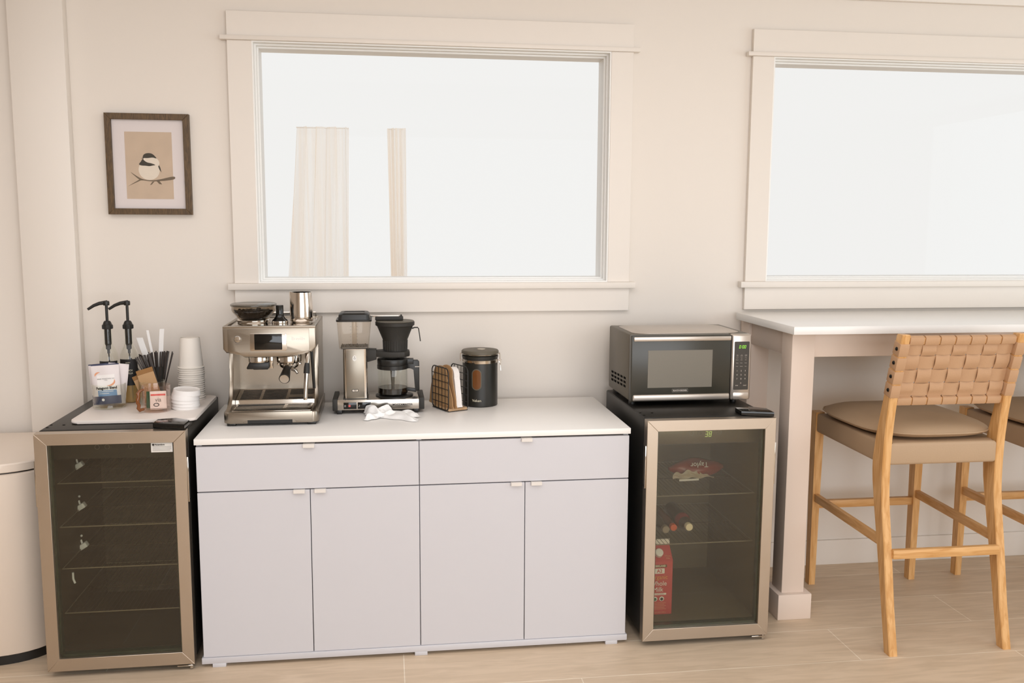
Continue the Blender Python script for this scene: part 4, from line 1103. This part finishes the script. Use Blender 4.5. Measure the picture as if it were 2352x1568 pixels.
def paper_filter(name, label, x, thick, hw, h, mt_, lean, off=0, group=None, kind=None, ripple=.004):
    b = B(); pts = smooth_poly(filter_outline(hw, h), 3)
    n = len(pts)
    def surf(s_): return [(x + s_ * thick / 2 + ripple * math.sin(60 * p[0] + 20 * p[1]) + lean * p[1], p[0] + off, p[1] + .0125) for p in pts]
    b.loft([surf(-1), surf(1)])
    o = b.build(name, mt_); o.location = (rx, ry, ZT); o.rotation_euler = (0, 0, ra)
    tag(o, label, 'coffee filter', group, kind)
paper_filter('coffee_filter', 'brown paper filter leaning against the front wires of the rack', -.030, .0016, .082, .148, 'filter', .0, .012, 'brown paper filters in the rack')
paper_filter('coffee_filter', 'brown paper filter between its brown neighbour and the white filters', -.018, .0016, .070, .152, 'filter', .02, -.006, 'brown paper filters in the rack')
paper_filter('filter_stack', 'stack of white paper filters standing in the wire rack', .006, .022, .055, .142, 'filter_w', .02, -.004, None, 'stuff', .002)

# ---------------------------------------------------------------- canister
CX, CY, CR = .947, -.158, .0655
t = thing('storage_canister', 'black metal coffee canister with clamp lid and oval window', 'canister', (CX, CY, ZT))
b = B(); b.lathe([(0, 0), (CR - .003, 0), (CR, .003), (CR, .160), (CR - .0005, .176), (CR + .002, .182), (CR + .002, .188), (CR - .004, .190), (0, .190)], n=64); b.build('can_body', 'can', t)
b = B(); b.lathe([(CR + .0004, .1615), (CR + .0016, .1625), (CR + .0016, .1735), (CR + .0004, .1745)], n=64, cap=False); b.build('steel_band', 'chrome', t)
b = B(); b.lathe([(0, .1905), (CR, .1905), (CR + .0035, .194), (CR + .0040, .203), (CR + .001, .2075), (.04, .2090), (0, .2090)], n=64); ld_ = plabel(b.build('lid', 'can_lid', t), 'grey-black lid')
b = B(); b.tube([((CR + .0042) * math.cos(2 * PI * k / 48), (CR + .0042) * math.sin(2 * PI * k / 48), .1945) for k in range(48)], .0013, 6, True); b.build('clamp_ring', 'chrome', ld_)
b = B(); b.lathe([(0, .209), (.015, .209), (.015, .2105), (0, .2108)], (.004, 0, 0), 28); b.build('vent_dial', 'plastic_clear', ld_)
b = B()
for a in (160, 20, 95): b.cyl((.022 * math.cos(R(a)), .012 * math.sin(R(a)), .2088), (.022 * math.cos(R(a)), .012 * math.sin(R(a)), .2096), .0034, n=12)
b.build('vent_hole', 'blackgloss', ld_)
def on_can(phi, z, r): return (-r * math.sin(phi), -r * math.cos(phi), z)
ph0 = R(17)
def oval(hw_, hh_, r):
    pts = []
    for k in range(40):
        a = 2 * PI * k / 40; dx = hw_ * math.cos(a); dz = hh_ * math.sin(a)
        dz2 = (hh_ - hw_) * (1 if math.sin(a) > 0 else -1) + hw_ * math.sin(a)
        pts.append(on_can(ph0 - dx / CR, .104 + dz2, r))
    return pts
b = B(); b.loft([oval(.0150, .036, CR + .0012), oval(.0185, .0395, CR + .0006)], False, False); b.tube(oval(.0178, .0388, CR + .0004), .0012, 6, True); wf = b.build('window_rim', 'can_lid', t)
b = B(); b.loft([oval(.0001, .022, CR + .0011), oval(.006, .028, CR + .0011), oval(.0150, .036, CR + .0011)], False, False); plabel(b.build('oval_window', 'can_window', wf), 'oval window showing ground coffee')
lt = text('lettering', 'Veken', .0135, 'cream', t, (0, 0, 0))
for v in lt.data.vertices:
    p = v.co; v.co = on_can(ph0 - p.x / CR, .0255 + p.z, CR + .0002 - p.y)
def clamp(a, latch):
    c, s_ = math.cos(a), math.sin(a)
    def P(r, w, z): return (r * c - w * s_, r * s_ + w * c, z)
    b = B()
    for w in (-.007, .007): b.tube([P(CR + .004, w, .1945), P(CR + .0085, w, .192), P(CR + .0090, w, .170)], .0011, 6)
    b.tube([P(CR + .0075, -.010, .196), P(CR + .0075, .010, .196)], .0016, 6)
    b.tube([P(CR + .0075, -.011, .169), P(CR + .0075, .011, .169)], .0028, 8)
    if latch:
        b.ribbon([P(CR + .006, 0, .172), P(CR + .015, 0, .170), P(CR + .011, 0, .160), P(CR + .0095, 0, .147)], Vector((-s_, c, 0)) * .012, .001)
        b.tube([P(CR + .004, .004, .168), P(CR + .010, .003, .152), P(CR + .012, 0, .128)], .0011, 6)
    b.build('clamp_latch', 'chrome', t)
clamp(R(180 - 6), False); clamp(R(-6), True)
# ---------------------------------------------------------------- serving tray and what stands on it
b = B(); b.prism(rrect(-.1925, .1925, -.205, .205, .025), 0, .0105, 'z', .004, 3)
o = b.build('serving_tray', 'tray', loc=(-.207, -.312, .7885)); tag(o, 'flat white serving tray lying on the mini fridge', 'tray')
TZ = .7991
def syrup(x, y, label, rz, lab_z, fill):
    t = thing('syrup_bottle', label, 'bottle', (x, y, TZ), rz, 'syrup bottles with pumps')
    b = B(); b.lathe([(0, .001), (.030, .001), (.0320, .004), (.0320, .150), (.0305, .166), (.025, .184), (.0175, .198), (.0145, .208), (.0140, .262)], n=40, cap=False); b.build('glass_body', 'glass', t)
    b = B(); b.lathe([(0, .003), (.0308, .003), (.0308, fill), (0, fill)], n=36); b.build('syrup', 'syrup', t)
    def lf(u, v):
        a = R(-90 + 62 * (2 * u - 1)); return (.0324 * math.cos(a), .0324 * math.sin(a), lab_z + (v * .092))
    b = B(); b.grid(lf, 18, 4); lb = plabel(b.build('label', 'label_black', t), 'black paper label')
    l1 = text('label_lettering', 'BAKERY', .0042, 'cream', lb, (0, -.0328, lab_z + .080))
    l2 = text('label_lettering', 'FRENCH', .0085, 'cream', lb, (0, -.0328, lab_z + .053), sx=.85); l3 = text('label_lettering', 'VANILLA', .0085, 'cream', lb, (0, -.0328, lab_z + .043), sx=.85)
    for l in (l1, l2, l3):
        for v in l.data.vertices:
            a = v.co.x / .0324 - PI / 2; v.co.y = .0328 + .0328 * math.sin(a) + v.co.y; v.co.x = .0328 * math.cos(a)
    # pump
    b = B(); b.lathe([(.0165, .258), (.0170, .260), (.0170, .272), (.0150, .274), (.0125, .281), (.0090, .286), (0, .286)], n=28)
    for k in range(18):
        a = 2 * PI * k / 18; b.cyl((.0168 * math.cos(a), .0168 * math.sin(a), .259), (.0168 * math.cos(a), .0168 * math.sin(a), .271), .0013, n=6)
    p = b.build('pump_collar', 'black', t)
    b = B(); b.tube([(0, 0, .286), (0, 0, .345)], .0048, 14); b.build('pump_stem', 'black', p)
    b = B(); b.lathe([(.010, .340), (.0105, .343), (.0105, .352), (.009, .355), (0, .355)], n=24)
    b.tube([(.004, 0, .3505), (-.022, .0, .347), (-.040, 0, .340), (-.055, 0, .330), (-.060, 0, .327)], [.0075, .0062, .0055, .0046, .0044], 12); b.build('pump_nozzle', 'black', p)
    b = B(); b.lathe([(.0110, .258), (.0110, .205), (.0085, .200), (.0085, .188), (.0045, .184), (.0045, .172), (0, .172)], n=20); b.tube([(0, 0, .175), (.006, .004, .006)], .0022, 8); b.build('pump_tube', 'black', p)
    return t
syrup(-.360, -.200, 'syrup bottle with black pump standing behind the coffee packet jar, nearest the wall corner', R(8), .056, .040)
syrup(-.2915, -.200, 'syrup bottle with black pump and black label beside the straw holder', R(4), .062, .062)

t = thing('glass_jar', 'low clear glass jar holding white coffee packets', 'jar', (-.336, -.300, TZ))
b = B(); b.lathe([(0, .001), (.048, .001), (.053, .004), (.053, .010), (.0515, .014), (.0525, .018), (.0545, .080), (.0550, .082), (.0535, .083), (.0515, .080), (.0500, .020), (.0480, .015), (0, .013)], n=52, cap=False); b.build('jar_body', 'glass', t)
t2 = thing('glass_jar', 'small clear glass jar of kraft packets behind the rose mug', 'jar', (-.205, -.262, TZ))
b = B(); b.lathe([(0, .001), (.040, .001), (.043, .004), (.044, .080), (.0445, .082), (.043, .083), (.0415, .080), (.0405, .012), (0, .010)], n=48, cap=False); b.build('jar_body', 'glass', t2)

def packet(name, label, w, h, loc, rot, printed, group, th=.010, mats=None):
    t = thing(name, label, 'packet', loc, 0, group)
    t.rotation_euler = rot
    def face(sg):
        def fn(u, v):
            x = (u - .5) * w; z = v * h
            bul = max(0, math.sin(PI * u)) ** .6 * max(0, math.sin(PI * min(1, v * 1.02))) ** .7 if 0 < u < 1 and 0 < v < 1 else 0
            return (x, sg * (.0006 + th * bul) + .0012 * math.sin(9 * u + 7 * v), z)
        return fn
    b = B(); f = face(-1)
    b.grid(f, 24, 34); b.grid(face(1), 24, 34)
    if printed:
        for fc in b.bm.faces:
            c = fc.calc_center_median(); u = c.x / w + .5; v = c.z / h
            if v < .21: fc.material_index = 1
            elif v > .985: fc.material_index = 1
            elif .21 <= v < .36 and .22 < u < .86 and c.y < 0: fc.material_index = 2
            elif .36 <= v < .75 and .20 < u < .84 and c.y < 0: fc.material_index = 3
    body = b.build('packet_body', mats, t, angle=70)
    if printed:
        def put(l, dy=.0008):
            for vtx in l.data.vertices:
                p = vtx.co + l.location; u = min(.98, max(.02, p.x / w + .5)); v = min(.98, max(.02, p.z / h))
                q = f(u, v); vtx.co = (p.x, q[1] - dy, p.z)
            l.location = (0, 0, 0)
        put(text('packet_lettering', 'Patagucci Blend', .0125, 'ink', t, (.002, 0, h * .405), bold=.00045, sx=.84))
        put(text('packet_lettering', 'BEAR ROASTING CO', .0052, 'ink', t, (.002, 0, h * .635), space=1.15)); put(text('packet_lettering', 'COFFEE', .003, 'greyink', t, (.002, 0, h * .60)))
        sw = B()
        for a0, a1, rr, ccx, ccz in ((250, 380, .019, .010, h * .575), (80, 190, .014, -.018, h * .72)):
            pts_o, pts_i = [], []
            for k in range(15):
                s_ = k / 14; a = R(a0 + (a1 - a0) * s_); wd = .0032 * math.sin(PI * s_) + .0002
                pts_o.append((ccx + (rr + wd) * math.cos(a), ccz + (rr + wd) * .8 * math.sin(a))); pts_i.append((ccx + (rr - wd) * math.cos(a), ccz + (rr - wd) * .8 * math.sin(a)))
            def on(p): 
                q = f(min(.98, max(.02, p[0] / w + .5)), min(.98, max(.02, p[1] / h))); return (p[0], q[1] - .0007, p[1])
            sw.loft([[on(p) for p in pts_o], [on(p) for p in pts_i]], False, False, False)
        sw.build('swoosh_print', 'peach', t)
        for k in range(2):
            q = B(); q.grid(lambda u, v: (lambda p: (p[0], f(p[0] / w + .5, p[1] / h)[1] - .0006, p[1]))((-.022 + u * (.045 - .014 * k), h * (.315 - .05 * k) + v * .0016)), 8, 1); q.build('print_line', 'pouch_label', t)
        q = B(); q.grid(lambda u, v: (lambda a, r: (lambda p: (p[0], f(p[0] / w + .5, p[1] / h)[1] - .0007, p[1]))((-.012 + r * math.cos(a), h * .115 + r * math.sin(a))))(u * 2 * PI, .0005 + .0042 * v), 16, 2); q.build('round_seal', 'pouch_label', t)
    return t
PM = ['pouch', 'navy', 'blue', 'pouch_label']
packet('coffee_packet', 'white and navy coffee packet with blue stripe, foremost in the glass jar', .089, .136, (-.337, -.318, TZ + .0145), (R(-6), R(-3), R(4)), True, 'coffee packets in the jar', .011, PM)
packet('coffee_packet', 'plain white coffee packet tilted behind the blue-striped one', .066, .134, (-.322, -.288, TZ + .0145), (R(-4), R(7), R(6)), False, 'coffee packets in the jar', .007, ['pouch'])
packet('coffee_packet', 'white coffee packet at the back of the jar, dark top edge showing', .088, .134, (-.351, -.282, TZ + .0145), (R(-2), R(-5), R(0)), True, 'coffee packets in the jar', .006, PM)

def kraft(label, loc, rot, w, h):
    t = thing('kraft_packet', label, 'packet', loc, 0, 'kraft packets in the jar'); t.rotation_euler = rot
    b = B(); b.grid(lambda u, v: ((u - .5) * w, -.0012 - .002 * math.sin(PI * u) * math.sin(PI * v), v * h), 10, 10); b.grid(lambda u, v: ((u - .5) * w, .0012 + .002 * math.sin(PI * u) * math.sin(PI * v), v * h), 10, 10)
    b.box(-w / 2, w / 2, -.0012, .0012, 0, .0004); b.build('packet_body', 'kraft', t)
    b = B(); b.box(-w / 2 - .0003, w / 2 + .0003, -.0026, .0022, h * .87, h + .0008, .0006, 1); b.build('packet_fold', 'kraft_dark', t)
kraft('kraft paper packet with brown fold, foremost in the small jar', (-.193, -.278, TZ + .012), (R(-4), R(-17), R(0)), .056, .118)
kraft('kraft paper packet mostly hidden behind another in the small jar', (-.208, -.258, TZ + .012), (R(-2), R(-22), R(4)), .054, .100)

# stirrer holder with stirrers and wrapped straws
HX, HY = -.2075, -.155
o = B()
o.lathe([(0, .0), (.0195, 0), (.0205, .003), (.0225, .115), (.0228, .117), (.0215, .117), (.0195, .006), (0, .005)], n=36)
o = o.build('stirrer_holder', 'blackm', loc=(HX, HY, TZ)); tag(o, 'black round holder full of stirrers on the tray', 'cup')
rnd = random.Random(11)
sb = B(); sb.box(-.0022, .0022, -.0008, .0008, 0, .165, .0003, 1)
proto = sb.build('coffee_stirrer', 'stir')
for k in range(34):
    o = proto if k == 0 else proto.copy()
    if k: COL.objects.link(o)
    a = 2 * PI * k / 34 + rnd.random() * .2; side = math.cos(a)
    rad = .007 + .009 * (k % 3) / 2
    o.location = (HX + rad * .7 * math.cos(a), HY + rad * .7 * math.sin(a), TZ + .006)
    lean = (10 + 9 * rnd.random()) * (1.55 if side < -.3 else 1.05) * rad / .016
    o.rotation_euler = (R(-lean * math.sin(a) * .6), R(lean * math.cos(a)), rnd.random() * .5)
    tag(o, 'thin black coffee stirrer fanned out in the round black holder', 'coffee stirrer', 'stirrers in the black holder')
for k in range(14):
    o = proto.copy(); COL.objects.link(o)
    f = k / 13
    o.location = (-.192 + .010 * f + .004 * (k % 2), -.242 + .006 * (k % 3), TZ + .012)
    o.rotation_euler = (R(-2 + 1.5 * (k % 3)), R(-26 + 13 * f + 2 * rnd.random()), rnd.random() * .4)
    tag(o, 'thin black coffee stirrer fanned out of the small jar behind the kraft packets', 'coffee stirrer', 'stirrers in the small jar')
def wstraw(label, base, top, w):
    b = B(); bv, tv = Vector(base), Vector(top); d = (tv - bv)
    pts = [bv + d * (k / 12) + Vector((0, .0008 * math.sin(k * 1.7), 0)) for k in range(13)]
    b.ribbon(pts, (w, .002, 0), .0022); o = b.build('wrapped_straw', 'straw'); tag(o, label, 'straw', 'paper-wrapped straws in the black holder')
wstraw('wide white paper-wrapped straw leaning towards the syrup bottles', (HX + .006, HY - .008, TZ + .007), (HX - .055, HY - .016, TZ + .222), .021)
wstraw('narrow white paper-wrapped straw upright between two wider ones', (HX + .002, HY + .008, TZ + .007), (HX - .034, HY + .012, TZ + .245), .008)
wstraw('white paper-wrapped straw leaning towards the paper cups', (HX - .002, HY + .001, TZ + .007), (HX + .017, HY + .006, TZ + .250), .015)

# inverted stack of paper cups
CXX, CYY = -.091, -.172
cb = B(); cb.lathe([(.0325, .107), (.0328, .1075), (.0335, .106), (.0418, .0046), (.0452, .0044), (.0462, .0024), (.0452, .0), (.0425, .001), (.0410, .0046), (.0322, .1045), (0, .1045)], n=40, cap=False)
cup = cb.build('paper_cup', 'cup')
N = 16
for k in range(N):
    o = cup if k == 0 else cup.copy()
    if k: COL.objects.link(o)
    i = N - 1 - k
    o.location = (CXX + .0007 * math.sin(i * 1.7), CYY + .0007 * math.cos(i * 2.3), TZ + .0076 * i)
    tag(o, ('topmost white paper cup of the upside-down stack' if k == 0 else 'undermost white paper cup of the upside-down stack, resting on the tray' if k == N - 1 else f'white paper cup, {ORD[k]} from the top of the upside-down stack'), 'paper cup', 'stacked white paper cups')
# lids
lb = B(); lb.lathe([(.0440, .0), (.0465, .0), (.0468, .0035), (.0450, .006), (.0440, .016), (.0425, .018), (.0405, .0165), (.036, .0148), (0, .0148), (0, .0138), (.036, .0138), (.0420, .0150), (.0428, .005), (.0435, .002)], n=44, cap=False)
lidm = lb.build('cup_lid', 'lid')
for k in range(5):
    o = lidm if k == 0 else lidm.copy()
    if k: COL.objects.link(o)
    i = 4 - k
    o.location = (-.080 + .001 * math.sin(i * 2), -.338, TZ + .0105 * i)
    if k == 0:
        o.location = (-.076, -.334, TZ + .0105 * i + .0045); o.rotation_euler = (R(2), R(5), 0)
    tag(o, 'topmost white plastic lid, sitting askew on the lid stack' if k == 0 else 'undermost white plastic lid of the stack, resting on the tray' if k == 4 else f'white plastic lid, {ORD[k]} from the top of the lid stack', 'cup lid', 'stacked white cup lids')
# rose mug with amber handle
MX, MY = -.163, -.382
t = thing('glass_mug', 'rose-tinted glass mug with a wavy amber handle', 'mug', (MX, MY, TZ))
b = B(); b.lathe([(0, .001), (.040, .001), (.0445, .005), (.0450, .085), (.0455, .0875), (.0440, .0885), (.0430, .085), (.0420, .012), (0, .009)], n=52, cap=False); b.build('mug_body', 'rose_glass', t)
b = B(); ha = R(218); c_, s_ = math.cos(ha), math.sin(ha)
hp2 = [(.0435, .078), (.056, .074), (.062, .066), (.060, .056), (.064, .046), (.064, .036), (.060, .027), (.0625, .017), (.058, .010), (.048, .012), (.0435, .012)]
b.tube([(r * c_, r * s_, z) for r, z in hp2], [.0035, .0052, .0062, .006, .0062, .0062, .006, .0062, .006, .0048, .0038], 12); plabel(b.build('mug_handle', 'amber', t), 'wavy amber handle')
def tea(label, x, y, rz, w, h, mm, txt, lean):
    t = thing('tea_packet', label, 'packet', (x, y, TZ + .0105), 0, 'packets in the rose mug'); t.rotation_euler = (R(lean), 0, R(rz))
    b = B(); b.box(-w / 2, w / 2, -.0016, .0016, 0, h, .0008, 1); b.build('packet_body', mm, t)
    if txt:
        q = B(); q.box(-w / 2 + .003, w / 2 - .003, -.0020, -.0016, h * .74, h * .84); q.build('print_band', 'pinkred', t)
        text('packet_lettering', txt, .020, 'greyink', t, (0, -.0020, h * .50), sx=.9)
        q = B(); q.tube([(.008 * math.cos(a * PI / 8) - .006, -.0019, h * .22 + .005 * math.sin(a * PI / 8)) for a in range(16)], .0012, 5, True); q.build('print_ring', 'ink', t)
tea('white coffee packet with pink stripe and grey lettering inside the rose mug', MX + .008, MY - .012, 8, .052, .058, 'paper', 'via', -5)
tea('green packet standing inside the rose mug', MX - .018, MY - .005, -14, .030, .056, 'green', None, -4)
tea('cream packet standing at the back inside the rose mug', MX + .004, MY + .014, 4, .050, .052, 'pouch', None, 3)

# ---------------------------------------------------------------- microwave
t = thing('microwave_oven', 'black and silver microwave standing on the mini fridge', 'microwave', (1.6725, -.27, .7862))
mx = lambda x: x - 1.6725
my = lambda y: y + .27
mz = lambda z: z - .7862
b = B(); b.box(mx(1.4535), mx(1.8945), my(-.400), my(-.105), mz(.803), mz(1.0405), .006); b.build('case', 'mw_case', t)
b = B(); b.prism(rrect(mx(1.475), mx(1.873), my(-.392), my(-.120), .05), mz(1.0402), mz(1.0416), 'z', .0006); plabel(b.build('top_panel', 'mw_top', t), 'silver-grey top panel')
for xa, ya in ((1.475, -.37), (1.855, -.37), (1.475, -.14), (1.855, -.14)):
    b = B(); b.cyl((mx(xa), my(ya), 0), (mx(xa), my(ya), mz(.805)), .012); b.build('foot', 'black', t)
d = bpy.data.objects.new('door', None); COL.objects.link(d); d.parent = t; d.empty_display_size = .03
b = B(); b.box(mx(1.4535), mx(1.8185), my(-.430), my(-.400), mz(.803), mz(1.040), .004); b.build('door_panel', 'mw_door', d)
b = B(); b.box(mx(1.461), mx(1.8170), my(-.434), my(-.424), mz(1.0185), mz(1.0345), .0025); plabel(b.build('top_trim', 'mw_top', d), 'silver strip')
b = B(); b.box(mx(1.461), mx(1.8170), my(-.4345), my(-.424), mz(.8055), mz(.8285), .005, 3); plabel(b.build('bottom_trim', 'mw_top', d), 'silver strip')
b = B(); b.box(mx(1.5140), mx(1.7500), my(-.4310), my(-.4295), mz(.8525), mz(.9860)); plabel(b.build('door_window', 'mw_window', d), 'grey mesh window')
b = B(); b.prism(rrect(mx(1.604), mx(1.663), mz(.8350), mz(.8475), .002), my(-.4306), my(-.4300), 'y'); b.build('badge_outline', 'mw_window', d)
b = B(); b.prism(rrect(mx(1.6050), mx(1.6620), mz(.8360), mz(.8465), .0015), my(-.4309), my(-.4306), 'y'); b.build('badge_face', 'mw_door', d)
text('lettering', 'BLACK+DECKER', .0068, 'mw_top', d, (mx(1.6335), my(-.4310), mz(.8412)), sx=1.0, bold=.0001)
b = B(); b.box(mx(1.8205), mx(1.8945), my(-.432), my(-.400), mz(.803), mz(1.040), .007, 3); plabel(b.build('control_fascia', 'mw_top', t), 'silver control fascia')
b = B(); b.prism(rrect(mx(1.8300), mx(1.8855), mz(.8400), mz(1.0140), .003), my(-.4330), my(-.4315), 'y'); kp = plabel(b.build('keypad', 'mw_panel', t), 'dark keypad')
seven_segment('clock_digits', '0:00', .0115, 'glowgreen', kp, (mx(1.8600), my(-.4332), mz(.9950)))
keys = [(-.016, .048, ['Time', 'Cook']), (.000, .048, ['Time', 'Defrost']), (.016, .048, ['Weight', 'Defrost']), (-.016, .030, ['Popcorn']), (.000, .030, ['Potato']), (.016, .030, ['Pizza']), (-.016, .019, ['Reheat']), (0, .019, ['Dinner']), (.016, .019, ['Frozen']), (-.016, .007, ['Power']), (0, .007, ['Memory']), (.016, .007, ['Timer'])]
for x, z, ls in keys:
    for i, s in enumerate(ls): text('key_lettering', s, .0030, 'mw_top', kp, (mx(1.8575) + x, my(-.4332), mz(.9210) + z - i * .0035 - .003))
for x in (-.016, 0, .016):
    q = B(); q.tube([(mx(1.8575) + x + .0028 * math.cos(a * PI / 5), my(-.4331), mz(.9555) + .0028 * math.sin(a * PI / 5)) for a in range(10)], .0004, 4, True); q.build('key_icon', 'mw_top', kp)
for i in range(9): text('key_lettering', str(i + 1), .0078, 'mw_top', kp, (mx(1.8575) + (i % 3 - 1) * .0152, my(-.4332), mz(.9085) - (i // 3) * .0145))
text('key_lettering', '0', .0070, 'mw_top', kp, (mx(1.8575), my(-.4332), mz(.8640)))
text('key_lettering', 'STOP', .0042, 'mw_top', kp, (mx(1.8425), my(-.4332), mz(.8555)), bold=.0001); text('key_lettering', 'START', .0042, 'mw_top', kp, (mx(1.8725), my(-.4332), mz(.8555)), bold=.0001)
b = B(); b.prism(rrect(mx(1.8295), mx(1.8870), mz(.8065), mz(.8300), .003), my(-.4338), my(-.4310), 'y', .001); plabel(b.build('door_button', 'mw_top', t), 'silver door release button')
b = B()
for i in range(5):
    for j in range(3):
        y = -.345 + .045 * i; z = .876 - .015 * j - .0016 * i
        b.box(mx(1.4528), mx(1.4538), my(y - .014), my(y + .014), mz(z - .0038), mz(z + .0038))
b.build('side_vents', 'void', t)
